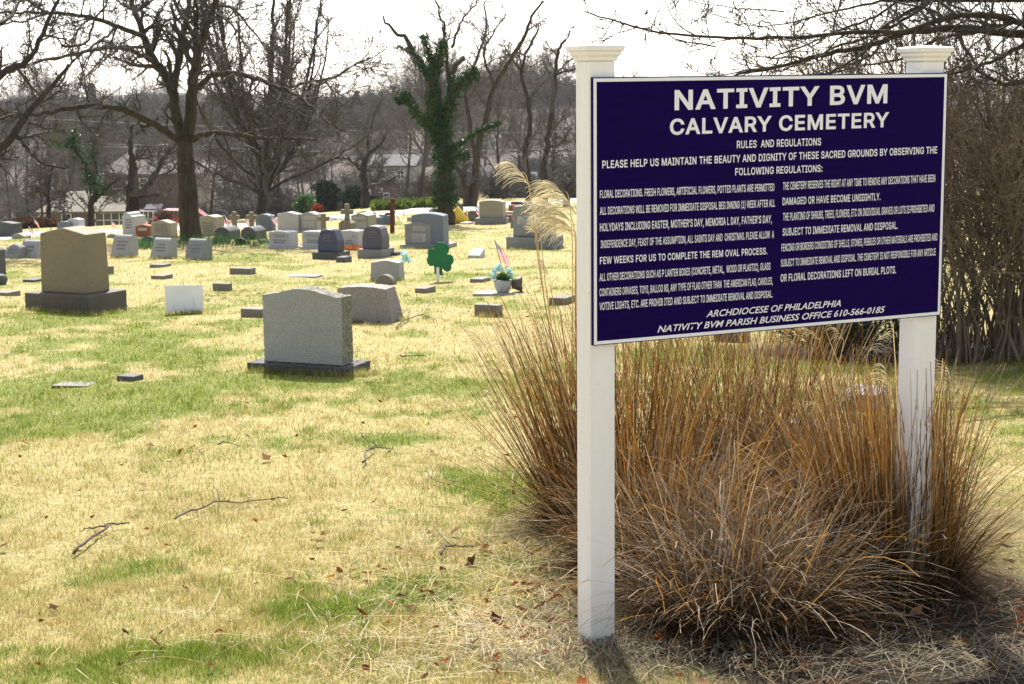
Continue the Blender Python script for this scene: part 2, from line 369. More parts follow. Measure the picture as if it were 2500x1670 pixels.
# grass blades: short, in perspective-thinned density
def blades(N, a, b, seed):
    r = np.random.default_rng(seed)
    Y = 1 / (1 / a - r.random(N) * (1 / a - 1 / b)); X = (r.random(N) * 1.02 - 0.41) * (Y + 0.8)
    m = mulch_shade(X, Y); keep = r.random(N) > m * 1.0; X, Y, m = X[keep], Y[keep], m[keep]; n = len(X)
    g = green(X, Y); isg = r.random(n) < g * 0.72 + 0.17
    hgt = (0.011 + 0.018 * r.random(n)) * (1 + 0.45 * isg) * (1 + 0.018 * Y) * (0.45 + 1.15 * fbm(X * 5, Y * 5, 5, 3))
    wd = np.maximum(0.0024, 0.00034 * Y) * (0.7 + 0.6 * r.random(n))
    az = r.random(n) * 2 * np.pi; tilt = np.where(isg, 0.25 + 0.5 * r.random(n), 0.5 + 0.8 * r.random(n))
    fa = r.random(n) * np.pi
    base = np.stack([X, Y, zg(X, Y) - 0.004], -1)
    side = np.stack([np.cos(fa), np.sin(fa), np.zeros(n)], -1) * (wd / 2)[:, None]
    tip = base + np.stack([np.cos(az) * np.sin(tilt), np.sin(az) * np.sin(tilt), np.cos(tilt)], -1) * hgt[:, None]
    V = np.stack([base - side, base + side, tip], 1).reshape(-1, 3)
    k = (0.55 + 0.7 * r.random(n))[:, None]
    lt = fbm(X * 1.7, Y * 0.8, 55, 3)[:, None]; pale = r.random(n)[:, None]
    st = np.array([0.46, 0.375, 0.135]) * (1 - pale) + np.array([0.62, 0.54, 0.28]) * pale
    st = st * (0.70 + 0.6 * lt)
    gg = r.random(n)[:, None]; gr = np.array([0.11, 0.19, 0.018]) * (1 - gg) + np.array([0.31, 0.37, 0.06]) * gg
    col = np.where(isg[:, None], gr, st) * k
    col = np.where((r.random(n) < 0.10)[:, None], col * np.array([.42, .36, .34]), col)
    return V, np.repeat(col, 3, 0)
MT['blade'] = leafy('grass_blade', attr=True, trans=0.42)
V, Cc = blades(1250000, 5.0, 55, 3)
def tufts(pts, seed, hs=(.035, .075), nb=22, gp_=None):
    r = np.random.default_rng(seed); P = np.repeat(np.asarray(pts), nb, 0); n = len(P); X = P[:, 0] + r.normal(0, .022, n); Y = P[:, 1] + r.normal(0, .022, n)
    g = np.repeat(r.random(len(pts)) < (green(np.asarray(pts)[:, 0], np.asarray(pts)[:, 1]) * .9 + .08 if gp_ is None else gp_), nb)
    az = np.arctan2(Y - P[:, 1], X - P[:, 0]); tilt = .15 + .8 * r.random(n); h = hs[0] + (hs[1] - hs[0]) * r.random(n); fa = r.random(n) * np.pi; wd = np.maximum(.0026, .0003 * Y)
    b = np.stack([X, Y, zg(X, Y) - .004], -1); sd = np.stack([np.cos(fa), np.sin(fa), 0 * fa], -1) * (wd / 2)[:, None]
    tp = b + np.stack([np.cos(az) * np.sin(tilt), np.sin(az) * np.sin(tilt), np.cos(tilt)], -1) * h[:, None]
    k = (.5 + .7 * r.random(n))[:, None]; u = r.random(n)[:, None]
    c = np.where(g[:, None], np.array([.10, .18, .02]) * (1 - u) + np.array([.27, .32, .06]) * u, np.array([.42, .31, .10]) * (1 - u) + np.array([.60, .50, .24]) * u) * k
    return np.stack([b - sd, b + sd, tp], 1).reshape(-1, 3), np.repeat(c, 3, 0)
r_ = np.random.default_rng(12); yy = 1 / (1 / 5.3 - r_.random(5200) * (1 / 5.3 - 1 / 24)); xx = (r_.random(5200) * 2 - 1) * .36 * yy
ok = (fbm(xx * 1.3, yy * 1.3, 17, 3) > .47) & (mulch_shade(xx, yy) < .3); xx, yy = xx[ok], yy[ok]
edge_pts = []
for xa, ya, xb, yb, n in [(598, 909, 863, 920, 70), (863, 920, 917, 914, 20), (59, 758, 239, 771, 60), (239, 771, 296, 761, 22), (830, 788, 985, 782, 50), (902, 688, 980, 686, 26), (405, 766, 497, 766, 22), (1170, 774, 1222, 772, 18), (1243, 610, 1384, 606, 24), (976, 608, 1100, 605, 24), (267, 631, 335, 628, 16), (364, 633, 433, 630, 16), (449, 636, 515, 632, 16)]:
    for k in range(n): q = gp(xa + (xb - xa) * (k + .5) / n, ya + (yb - ya) * (k + .5) / n + rnd.uniform(-1.5, 2.5)); edge_pts.append((q.x, q.y))
for a_ in (tufts(np.stack([xx, yy], -1), 5), tufts(edge_pts, 6, (.04, .10), 16, .45)): V = np.concatenate([V, a_[0]]); Cc = np.concatenate([Cc, a_[1]])
link('lawn_grass', np_mesh('lawn_grass', V, np.arange(len(V)).reshape(-1, 3), MT['blade'], Cc), label='short winter lawn grass, straw yellow with green patches', cat='grass', kind='stuff')

# ------------------------------------------------------------------ road
road_px = [(-500, 600, 618), (-150, 578, 594), (60, 570, 583), (250, 562, 573), (450, 552, 563), (620, 544, 556), (815, 528, 540), (980, 513, 528), (1150, 502, 515), (1240, 496, 508), (1400, 485, 498), (1650, 471, 482), (2000, 455, 464), (2500, 438, 446)]
near = [gp(x, b) for x, a, b in road_px]; far = [gp(x, a) for x, a, b in road_px]
def dense(P, n=8):
    out = []
    for i in range(len(P) - 1):
        for k in range(n): out.append(P[i].lerp(P[i + 1], k / n))
    return out + [P[-1]]
A, B = dense(near), dense(far); mb = MB(); vs = []
NS = 7
for a, b in zip(A, B):
    for k in range(NS):
        p = a.lerp(b, k / (NS - 1)); vs.append((p.x, p.y, zgf(p.x, p.y) + 0.05 + (0.0 if 0 < k < NS - 1 else -0.3)))
mb.add(vs, [(i * NS + k, (i + 1) * NS + k, (i + 1) * NS + k + 1, i * NS + k + 1) for i in range(len(A) - 1) for k in range(NS - 1)])
MT['asphalt'] = plain('worn_asphalt', (0.42, 0.415, 0.41), 0.9, 0.1, 1.5)
mb.build('road', MT['asphalt'], smooth=True, kind='structure')

# ------------------------------------------------------------------ the sign
PHI = 0.4386; SX, SY = 0.2728, 5.848; PW = 0.1016
sg = empty('cemetery_sign', (SX, SY, 0), PHI, label='navy blue rules board with white lettering on two white posts', cat='sign')
def sign_local(x, y):                   # photo pixel -> (u, z) on the board's face
    d = raydir(x, y); n = Vector((math.sin(PHI), -math.cos(PHI), 0)); e = Vector((math.cos(PHI), math.sin(PHI), 0))
    o = Vector((SX, SY, 0)) - e * 0 + n * 0.014
    t_ = (o - CAM).dot(n) / d.dot(n); p = CAM + d * t_
    return (p - Vector((SX, SY, 0))).dot(e), p.z
TILT = 0.0039
BT, BB, BL, BR = EYE + 0.0134, EYE - 0.9157, 0.0062, 1.5292
for k, px in enumerate((0.0, 1.4246)):
    mb = MB(); mb.box((px, 0, -0.25 if k == 0 else -0.4), (px + PW, PW, 2.07 + (0.012 if k else 0.018)))
    post = bevel(mb.build('post', MT['vinyl'], sg), 0.005, 3)
    mb = MB(); z0 = 2.07 + (0.012 if k else 0.018); cxx, cyy = px + PW / 2, PW / 2
    prof = [(0.051, 0), (0.057, 0.004), (0.058, 0.014), (0.066, 0.022), (0.067, 0.032), (0.075, 0.037), (0.0765, 0.052), (0.070, 0.055), (0.0, 0.062)]
    vs = []; fs = []
    for r, z in prof: vs += [(cxx - r, cyy - r, z0 + z), (cxx + r, cyy - r, z0 + z), (cxx + r, cyy + r, z0 + z), (cxx - r, cyy + r, z0 + z)]
    for i in range(len(prof) - 1):
        for q in range(4): fs.append((i * 4 + q, i * 4 + (q + 1) % 4, (i + 1) * 4 + (q + 1) % 4, (i + 1) * 4 + q))
    fs.append((3, 2, 1, 0)); mb.add(vs, fs)
    mb.build('post_cap', MT['vinyl'], post)
t = NT('navy_board'); v = t.obj(); mp = t.n('ShaderNodeMapping'); mp.inputs['Scale'].default_value = (1.2, 1, 14); t.l(v, mp.inputs[0])
gf = t.noise(5, 6, 0.7, mp.outputs[0])
t.l(t.ramp(gf, [(0.3, (0.0056, 0.0008, 0.045)), (0.75, (0.0088, 0.0015, 0.070))]), t.b.inputs['Base Color']); t.set(rough=0.5, spec=0.03); t.bump(gf, 0.3, 0.003)
MT['navyboard'] = t.m
def shear(vs): return [(x, y, z + TILT * x) for x, y, z in vs]
mb = MB(); mb.box((BL, -0.0185, BB), (BR, -0.0005, BT)); mb.v = shear(mb.v)
panel = mb.build('panel', MT['navyboard'], sg)
mb = MB(); wb = 0.0115; y0, y1 = -0.0192, -0.0183
l, r, b, tt = BL + 0.0008, BR - 0.004, BB + 0.003, BT - 0.004
for (a, c_) in (((l, y0, b), (r, y1, b + wb)), ((l, y0, tt - wb), (r, y1, tt)), ((l, y0, b + wb), (l + wb, y1, tt - wb)), ((r - wb, y0, b + wb), (r, y1, tt - wb))): mb.box(a, c_)
mb.v = shear(mb.v); mb.build('border', MT['letter'], panel)

def text_mesh(s, offset=0.0, sh=0.0, space=1.0):
    cu = bpy.data.curves.new('txt', 'FONT'); cu.body = s; cu.size = 1; cu.offset = offset; cu.shear = sh; cu.resolution_u = 3; cu.space_character = space; cu.fill_mode = 'FRONT'
    ob = bpy.data.objects.new('txt', cu); COL.objects.link(ob)
    bpy.context.view_layer.update()
    me = bpy.data.meshes.new_from_object(ob.evaluated_get(bpy.context.evaluated_depsgraph_get()))
    bpy.data.objects.remove(ob); bpy.data.curves.remove(cu)
    n = len(me.vertices); a = np.zeros(n * 3, np.float32); me.vertices.foreach_get('co', a); a = a.reshape(-1, 3)
    return me, a
GLYPHS = {}
for item in """A 480 16 0 201 509 276 509 463 0 395 0 287 302 264 372 232 478 245 478 213 371 191 302 85 0|110 142 110 199 370 199 370 142;B 456 60 0 60 509 241 509 266 508 289 504 310 499 329 491 345 481 359 469 371 456 381 442 388 426 394 410 397 392 398 374 397 358 395 344 392 331 387 320 380 310 373 301 365 293 356 286 347 280 336 275 326 270 315 267 315 262 327 261 339 257 351 252 363 245 374 237 385 227 394 216 402 203 409 189 414 173 417 155 418 136 417 117 413 100 408 83 400 67 390 52 377 39 362 28 344 18 324 10 301 4 275 1 247 0|125 57 245 57 272 58 296 63 315 70 330 80 341 92 349 105 354 120 355 137 355 149 352 161 348 173 342 184 335 194 327 203 317 211 306 218 293 224 279 228 264 230 248 231 125 231|125 285 238 285 252 286 265 288 277 291 288 296 299 302 308 309 316 317 323 326 329 337 333 348 335 359 336 372 334 388 330 403 323 417 313 429 299 439 283 446 263 450 240 452 125 452;C 510 267 -7 235 -5 205 1 177 11 150 25 126 42 104 63 86 88 70 115 57 146 48 179 42 215 40 254 42 293 48 329 57 362 70 393 86 421 104 445 126 466 150 484 177 498 205 508 235 514 267 516 286 515 305 513 323 509 340 504 357 498 373 490 388 481 402 471 415 460 427 447 438 433 448 418 456 402 463 385 469 367 473 348 408 348 405 361 401 373 395 384 389 395 382 404 375 413 366 421 357 428 348 435 337 440 327 445 315 449 304 452 292 454 280 455 267 456 245 454 223 450 203 443 184 432 166 419 150 403 137 385 125 364 116 340 109 314 105 285 103 254 105 223 109 194 116 168 125 145 137 123 151 105 166 89 184 76 203 66 223 59 245 54 267 53 280 53 292 55 304 57 315 60 327 64 337 69 348 74 357 81 366 88 375 96 382 105 389 114 395 125 401 136 405 148 408 160 473 160 469 142 463 124 457 107 448 91 438 76 428 62 416 49 402 38 388 28 373 19 357 11 341 5 323 0 305 -4 286 -6;D 502 219 0 96 0 96 57 215 57 244 58 272 63 296 70 318 81 337 94 354 110 368 128 379 149 388 172 394 198 398 226 399 255 398 285 394 312 388 337 379 361 368 381 354 399 338 415 320 428 299 438 275 446 249 450 221 452 93 452 93 509 225 509 261 507 294 501 325 492 353 478 377 461 399 441 418 418 433 391 446 361 455 329 460 293 462 255 460 217 455 181 446 149 433 119 417 92 398 68 376 48 351 31 322 17 291 8 256 2|125 509 125 0 60 0 60 509;E 419 60 0 60 509 372 509 372 452 125 452 125 286 355 286 355 229 125 229 125 57 375 57 375 0;F 410 60 0 60 509 369 509 369 452 125 452 125 278 346 278 346 221 125 221 125 0;G 520 269 -7 236 -5 205 1 176 11 149 25 125 43 104 64 85 88 69 116 57 146 47 179 42 215 40 254 42 293 47 329 57 362 69 393 85 421 103 445 125 466 149 484 175 498 203 508 233 514 265 516 285 515 304 513 322 509 340 504 358 497 374 489 389 480 403 469 416 458 429 445 439 431 449 416 458 401 465 384 470 367 474 349 408 349 404 361 399 372 393 383 387 393 380 403 373 411 365 420 356 427 347 434 337 439 326 444 315 448 304 452 291 454 279 455 265 456 243 454 222 450 202 443 183 432 166 419 150 404 137 385 125 364 116 340 109 314 105 285 103 254 105 223 109 194 116 168 125 145 137 124 151 105 166 90 184 76 203 66 224 59 246 54 269 53 290 54 309 57 328 63 345 71 360 81 374 93 386 107 396 123 404 141 410 160 414 180 415 202 434 199 283 199 283 256 478 256 478 200 476 170 471 141 463 115 451 91 436 69 419 50 399 33 377 19 352 8 326 0 298 -5;H 517 60 0 60 509 125 509 125 289 392 289 392 509 457 509 457 0 392 0 392 232 125 232 125 0;I 300 31 0 31 57 118 57 118 452 31 452 31 509 269 509 269 452 183 452 183 57 269 57 269 0;J 396 185 -7 153 -4 124 3 98 15 75 33 57 55 44 81 36 111 33 145 33 173 98 173 98 145 99 123 104 104 111 88 122 74 134 64 149 56 166 51 185 50 204 51 220 56 235 64 248 74 258 88 266 104 270 123 272 145 272 509 336 509 336 145 334 111 326 81 313 55 294 33 271 15 246 3 217 -4;K 467 104 145 104 216 139 261 174 303 212 344 364 509 448 509 231 276 228 276|60 0 60 509 125 509 125 334 124 225 125 193 125 0|372 0 188 259 228 309 449 0;L 393 60 0 60 509 125 509 125 57 361 57 361 0;M 628 60 0 60 509 152 509 277 187 287 159 299 123 311 84 322 49 307 49 318 83 330 121 342 158 352 187 476 509 568 509 568 0 504 0 504 291 504 327 505 369 506 413 507 457 513 457 498 409 482 363 467 322 456 291 342 0 286 0 170 291 159 321 145 361 129 408 112 457 119 457 120 416 121 372 122 328 122 291 122 0;N 523 60 0 60 509 136 509 343 183 363 151 388 107 414 55 405 54 401 108 399 157 399 195 399 509 463 509 463 0 387 0 202 290 177 331 148 381 108 452 119 454 122 384 124 328 125 291 125 0;O 533 267 -7 235 -5 205 1 177 11 150 25 126 42 105 63 86 88 70 115 57 146 48 179 42 215 40 254 42 293 48 329 57 362 70 393 86 421 105 445 126 466 150 484 177 498 205 508 235 514 267 516 299 514 329 508 357 498 384 484 408 466 429 445 448 421 464 393 477 362 486 329 491 293 493 254 491 215 486 179 477 146 464 115 448 88 429 63 408 42 384 25 357 11 329 1 299 -5|267 53 289 54 310 59 330 66 349 76 367 89 383 105 396 123 408 144 418 168 425 194 429 223 430 254 429 286 425 314 418 341 408 365 396 386 383 404 367 420 349 433 330 443 310 450 289 454 267 456 245 454 223 450 203 443 184 433 167 420 151 404 137 385 125 364 116 340 109 314 105 285 103 254 105 223 109 194 116 168 125 144 137 123 151 105 167 89 184 76 203 66 223 59 245 54;P 445 60 0 60 509 235 509 263 507 289 503 312 497 332 487 350 476 366 462 379 447 390 430 398 411 404 391 407 370 409 348 407 325 404 304 398 284 390 265 379 248 366 233 350 219 332 207 312 198 289 191 263 187 235 186 109 186 109 242 233 242 252 243 269 246 284 250 297 256 308 264 318 272 327 282 333 294 338 306 342 319 344 333 344 348 344 362 342 376 338 389 333 402 326 413 318 423 308 431 297 439 284 444 268 449 251 451 232 452 125 452 125 0;Q 533 245 159 313 159 369 85 384 65 468 -48 401 -48 346 27 331 46|267 -7 235 -5 205 1 177 11 150 25 126 42 105 63 86 88 70 115 57 146 48 179 42 215 40 254 42 293 48 329 57 362 70 393 86 421 105 445 126 466 150 484 177 498 205 508 235 514 267 516 299 514 329 508 357 498 384 484 408 466 429 445 448 421 464 393 477 362 486 329 491 293 493 254 491 215 486 179 477 146 464 115 448 88 429 63 408 42 384 25 357 11 329 1 299 -5|267 53 289 54 310 59 330 66 349 76 367 89 383 105 396 123 408 144 418 168 425 194 429 223 430 254 429 286 425 314 418 341 408 365 396 386 383 404 367 420 349 433 330 443 310 450 289 454 267 456 245 454 223 450 203 443 184 433 167 420 151 404 137 385 125 364 116 340 109 314 105 285 103 254 105 223 109 194 116 168 125 144 137 123 151 105 167 89 184 76 203 66 223 59 245 54;R 449 60 0 60 509 236 509 264 507 290 504 313 497 333 489 351 478 367 465 380 450 390 433 399 415 405 395 408 374 409 352 408 330 405 309 399 290 390 271 380 255 367 240 351 228 333 217 312 209 289 203 264 199 236 198 96 198 96 255 234 255 252 256 269 258 284 262 298 267 309 273 319 281 327 290 334 300 339 312 342 324 344 338 345 352 344 367 342 380 339 393 334 405 327 415 319 425 309 433 298 440 284 445 269 449 252 451 233 452 125 452 125 0|353 0 230 229 303 229 428 0;S 447 224 -9 197 -8 172 -4 149 1 128 9 108 19 91 31 76 45 64 60 54 77 46 96 41 115 38 137 104 137 107 123 110 110 116 98 123 88 132 79 142 71 154 64 166 59 180 55 194 52 209 50 224 49 241 50 257 52 272 55 286 60 299 66 311 74 321 82 329 92 336 102 341 114 345 126 346 139 345 151 342 161 338 171 332 179 325 186 316 193 307 199 296 205 245 222 184 239 154 249 128 260 105 274 86 289 71 307 60 326 54 348 52 372 53 393 58 413 65 431 75 448 87 463 102 476 119 488 138 498 158 506 180 511 203 514 227 516 252 514 275 511 296 505 316 498 334 488 351 476 365 463 377 449 387 433 394 415 399 397 401 378 337 378 334 396 326 412 316 426 302 437 286 447 267 453 247 457 225 459 209 458 194 456 180 452 167 448 156 442 145 435 136 427 129 418 123 409 118 398 116 387 115 376 116 363 119 352 124 342 131 334 139 326 148 319 158 313 169 308 212 293 264 279 312 264 324 258 336 252 347 245 359 238 369 229 379 220 387 209 395 198 401 185 405 171 407 155 408 139 407 118 403 99 396 81 386 64 374 48 360 34 343 21 323 11 302 2 278 -4 252 -8;T 449 32 452 32 509 417 509 417 452 257 452 257 0 193 0 193 452;U 517 259 -8 230 -7 203 -2 177 5 154 15 133 28 114 43 98 60 85 80 74 101 66 124 62 148 60 173 60 509 124 509 124 178 125 160 128 144 133 128 141 113 150 99 160 87 173 77 187 68 203 61 220 56 239 53 259 52 279 53 298 56 315 61 331 68 345 77 357 87 368 99 377 113 384 128 389 144 392 160 393 178 393 509 457 509 457 173 456 148 451 124 443 101 433 80 419 60 403 43 384 28 363 15 340 5 315 -2 288 -7;V 480 204 0 16 509 84 509 192 206 215 137 248 31 235 31 267 138 290 206 395 509 463 509 278 0;W 686 155 0 16 509 82 509 163 196 175 145 187 94 197 40 189 40 200 94 211 145 224 196 306 509 380 509 462 196 474 145 486 94 497 40 488 40 499 94 510 145 523 196 603 509 670 509 530 0 455 0 368 323 351 391 336 475 350 475 335 395 318 323 230 0;X 474 18 0 217 284 217 236 29 509 104 509 178 400 204 361 223 329 243 292 232 292 252 329 272 361 298 400 374 509 446 509 259 239 259 287 456 0 382 0 292 129 268 165 250 195 230 231 244 231 225 196 206 166 182 129 91 0;Y 472 203 0 203 208 16 509 91 509 192 344 222 292 250 230 224 230 251 293 280 344 381 509 455 509 268 208 268 0;Z 438 42 0 42 46 273 385 306 431 341 476 348 454 285 452 223 452 40 452 40 509 397 509 397 462 169 129 134 81 97 33 90 54 152 57 214 57 399 57 399 0;0 453 227 -7 199 -5 174 1 151 11 130 24 111 41 95 62 80 86 69 113 60 144 53 178 49 214 48 254 49 294 53 330 60 364 69 395 81 422 95 447 112 467 130 484 151 498 174 508 200 514 227 516 254 514 279 508 302 498 323 484 342 467 358 447 372 422 384 395 393 364 400 330 404 294 405 254 404 214 400 178 393 144 384 113 373 86 359 62 342 41 323 24 302 11 279 1 254 -5|227 50 245 51 261 56 276 63 290 74 303 87 313 103 323 122 330 144 336 168 340 194 343 223 344 254 343 285 340 314 336 341 330 365 323 387 313 405 303 422 290 435 276 446 261 453 245 458 227 460 209 458 192 453 177 446 163 435 151 422 140 405 131 387 123 365 117 341 113 314 110 285 109 254 110 223 113 194 117 168 123 144 131 122 140 103 151 87 163 74 177 63 192 56 209 51;1 453 76 0 76 55 391 55 391 0|276 509 276 0 212 0 212 448 209 448 86 358 86 427 198 509;2 453 64 0 64 47 234 229 282 282 291 294 299 305 305 316 311 327 315 337 318 348 320 360 320 371 319 385 317 397 313 408 308 419 301 428 293 436 283 443 273 449 262 454 250 457 237 459 224 460 209 459 196 457 184 453 172 447 162 441 153 433 145 424 139 413 134 402 130 390 128 376 127 362 66 362 67 384 71 405 77 424 86 442 98 459 111 473 126 486 143 496 162 505 182 511 203 514 225 516 247 514 268 511 288 505 306 497 323 486 337 474 350 461 361 445 370 428 376 411 380 392 381 372 380 358 378 345 375 331 371 318 365 304 357 290 347 275 336 259 267 180 153 60 153 57 389 57 389 0;3 453 218 -7 195 -6 173 -3 152 2 133 10 114 19 98 30 83 43 70 57 60 74 52 91 46 111 44 132 109 132 111 119 115 107 120 97 126 87 134 78 144 71 154 64 165 59 178 55 191 52 204 50 219 50 234 51 248 53 262 56 275 61 287 67 297 74 307 83 315 93 321 104 325 116 328 130 329 145 328 158 326 172 322 184 316 196 308 207 299 217 288 226 275 234 260 240 242 244 223 247 201 248 157 248 157 299 288 448 288 452 70 452 70 509 372 509 372 461 211 278 211 289 239 290 264 288 287 284 308 276 327 265 344 253 359 239 371 222 381 205 387 186 392 166 393 145 392 123 387 103 380 84 370 66 358 50 344 36 327 23 309 12 288 4 266 -2 243 -6;4 453 40 105 40 158 247 509 311 509 109 166 109 163 413 163 413 105|282 0 282 121 282 146 282 318 343 318 343 0;5 453 221 -7 199 -6 178 -2 159 3 140 11 123 21 108 32 94 45 83 60 73 76 66 93 62 111 60 130 122 130 124 119 127 108 132 98 138 89 145 80 154 73 163 66 173 60 184 56 196 52 208 50 221 50 236 51 250 53 264 58 276 64 288 72 298 82 307 92 314 104 320 117 324 131 327 146 328 162 327 178 324 193 320 208 314 221 306 233 297 244 286 254 275 262 262 269 248 273 233 276 218 277 205 276 192 275 180 272 167 268 156 264 145 258 136 252 128 246 67 253 96 509 366 509 366 452 151 452 134 301 136 301 145 308 155 315 166 320 178 325 190 329 203 331 216 333 229 334 247 333 263 330 279 326 294 321 308 314 321 306 334 296 345 285 355 273 364 260 372 246 379 231 384 215 388 199 390 181 391 163 390 139 385 117 379 95 369 76 357 57 343 41 327 27 309 15 289 6 268 -1 245 -5;6 453 226 -7 203 -5 182 -1 161 5 142 15 125 26 109 40 96 56 84 74 75 94 69 115 65 138 64 162 65 180 68 199 73 219 80 239 89 261 102 285 118 311 137 340 252 509 322 509 151 261 145 261 149 268 154 275 159 281 165 288 172 293 179 299 187 303 196 307 205 310 214 312 224 314 235 314 257 313 278 309 298 303 316 295 332 284 346 271 359 257 370 240 378 221 384 201 388 180 389 157 388 134 384 112 377 92 368 73 356 55 343 39 327 26 310 14 291 5 271 -2 249 -6|226 48 241 49 254 52 267 56 279 63 289 70 299 79 307 90 314 101 320 114 324 128 327 142 327 157 327 173 324 187 320 201 314 213 307 225 299 235 289 244 279 251 267 258 254 262 241 264 226 265 212 264 198 262 186 258 174 252 163 244 153 235 145 225 138 214 132 201 128 188 126 174 125 158 126 143 128 128 132 114 138 102 145 90 153 79 163 70 174 63 186 56 198 52 212 49;7 453 97 0 323 448 323 452 62 452 62 509 391 509 391 449 165 0;8 453 226 -7 201 -6 178 -2 156 3 136 11 117 21 101 33 86 47 74 62 64 78 57 96 53 115 52 135 53 151 55 166 59 181 65 195 72 208 81 220 90 231 101 241 113 249 125 256 139 261 153 265 153 267 135 273 119 282 105 293 93 308 83 324 76 342 72 360 70 380 72 399 75 417 82 434 90 450 101 464 114 477 129 488 146 498 164 506 184 511 204 514 226 516 248 514 269 511 288 506 306 498 323 488 337 477 350 464 361 450 370 434 377 417 380 399 382 380 380 361 376 342 369 324 359 308 347 293 333 282 318 273 300 267 300 265 314 261 327 256 339 249 351 241 362 231 372 220 380 208 387 195 393 181 397 166 400 151 401 135 399 115 395 96 388 78 378 62 366 47 352 33 335 21 317 11 296 3 275 -2 251 -6|226 49 243 50 258 52 272 55 285 60 296 66 307 74 315 82 323 91 329 102 333 113 336 126 337 139 336 152 333 165 329 177 322 189 314 199 305 208 295 216 283 223 270 228 256 232 242 234 226 235 211 234 196 232 182 228 169 223 157 216 147 208 138 199 130 189 123 177 119 165 116 152 115 139 116 126 119 113 123 102 129 91 136 82 145 74 156 66 167 60 180 55 195 52 210 50|226 290 239 290 252 292 263 296 274 300 284 306 293 313 300 321 307 330 312 341 316 351 318 363 319 376 318 388 316 399 313 410 308 420 301 429 294 437 285 444 275 449 264 454 252 457 240 459 226 460 213 459 200 457 188 454 177 449 167 444 159 437 151 429 145 420 139 410 136 399 134 388 133 376 134 363 136 351 139 341 145 330 151 321 159 313 168 306 178 300 189 296 201 292 213 290;9 453 226 516 249 514 271 510 291 503 310 494 328 482 343 468 356 452 368 434 377 414 384 393 388 371 389 347 388 328 385 309 380 290 373 270 363 248 350 224 334 197 315 168 200 0 130 0 301 248 307 248 303 240 299 234 294 227 287 221 281 215 273 210 265 206 257 202 248 199 238 196 228 195 218 195 195 196 175 199 155 206 137 214 121 225 106 237 94 252 83 269 74 287 68 307 65 329 64 352 65 375 69 397 75 417 85 436 96 454 110 469 125 483 143 494 162 504 182 510 203 514|226 460 212 459 199 457 186 452 174 446 163 438 154 429 145 419 138 407 133 395 129 381 126 367 125 352 126 336 129 322 133 308 138 295 145 284 154 274 163 265 174 257 186 251 199 247 212 244 226 243 240 244 254 247 267 251 279 257 289 265 299 273 307 284 314 295 320 308 324 321 327 335 327 350 327 366 324 381 320 394 314 407 307 419 299 429 290 438 279 446 267 452 254 457 241 459;. 188 95 -4 86 -4 78 -1 70 3 63 9 57 16 53 24 50 32 50 41 50 50 53 59 57 66 63 73 70 79 78 83 86 86 95 87 104 86 113 83 121 79 128 73 134 66 138 59 140 50 141 41 140 32 138 24 134 16 128 9 121 3 113 -1 104 -4;, 188 38 -119 68 71 137 71 84 -119;: 188 95 -4 86 -4 78 -1 70 3 63 9 57 16 53 24 50 32 50 41 50 50 53 59 57 66 63 73 70 79 78 83 86 86 95 87 104 86 113 83 121 79 128 73 134 66 138 59 140 50 141 41 140 32 138 24 134 16 128 9 121 3 113 -1 104 -4|95 271 86 272 78 274 70 278 63 284 57 291 53 299 50 307 50 316 50 325 53 334 57 342 63 349 70 354 78 359 86 361 95 362 104 361 113 359 121 354 128 349 134 342 138 334 140 325 141 316 140 307 138 299 134 291 128 284 121 278 113 274 104 272;' 206 78 318 70 509 136 509 128 318;( 273 89 207 90 235 92 264 96 293 101 324 107 354 114 384 122 413 132 441 142 468 153 494 164 517 177 539 236 539 223 512 212 485 201 457 191 428 182 399 174 370 167 342 161 313 157 285 154 258 152 232 151 207 152 184 154 161 156 138 160 115 165 91 172 67 179 42 188 16 198 -10 209 -38 222 -66 236 -96 177 -96 156 -59 139 -21 124 16 111 55 102 93 95 131 90 169;) 273 37 -96 52 -66 64 -37 76 -9 86 18 95 44 102 69 108 93 113 116 117 139 120 162 121 184 122 207 121 232 119 258 116 285 112 313 106 342 99 370 91 399 82 428 73 457 62 485 50 512 37 539 97 539 109 517 121 494 131 468 142 441 151 413 159 384 167 354 173 323 178 293 181 264 183 235 184 207 183 168 178 130 171 92 161 53 149 15 134 -22 117 -59 97 -96;- 453 337 244 337 188 114 188 114 244;+ 453 198 34 198 364 255 364 255 34|61 172 61 226 391 226 391 172""".split(';'):
    ch, adv, rest = item.split(' ', 2); GLYPHS[ch] = (int(adv), [list(map(int, q.split())) for q in rest.split('|')])
from mathutils.geometry import delaunay_2d_cdt
o_ = GLYPHS['I'][1][0]; ar = sum(o_[i] * o_[(i + 3) % len(o_)] - o_[(i + 2) % len(o_)] * o_[i + 1] for i in range(0, len(o_), 2))
GS = -1 if ar > 0 else 1                 # side on which the outlines' outside lies
GCACHE = {}
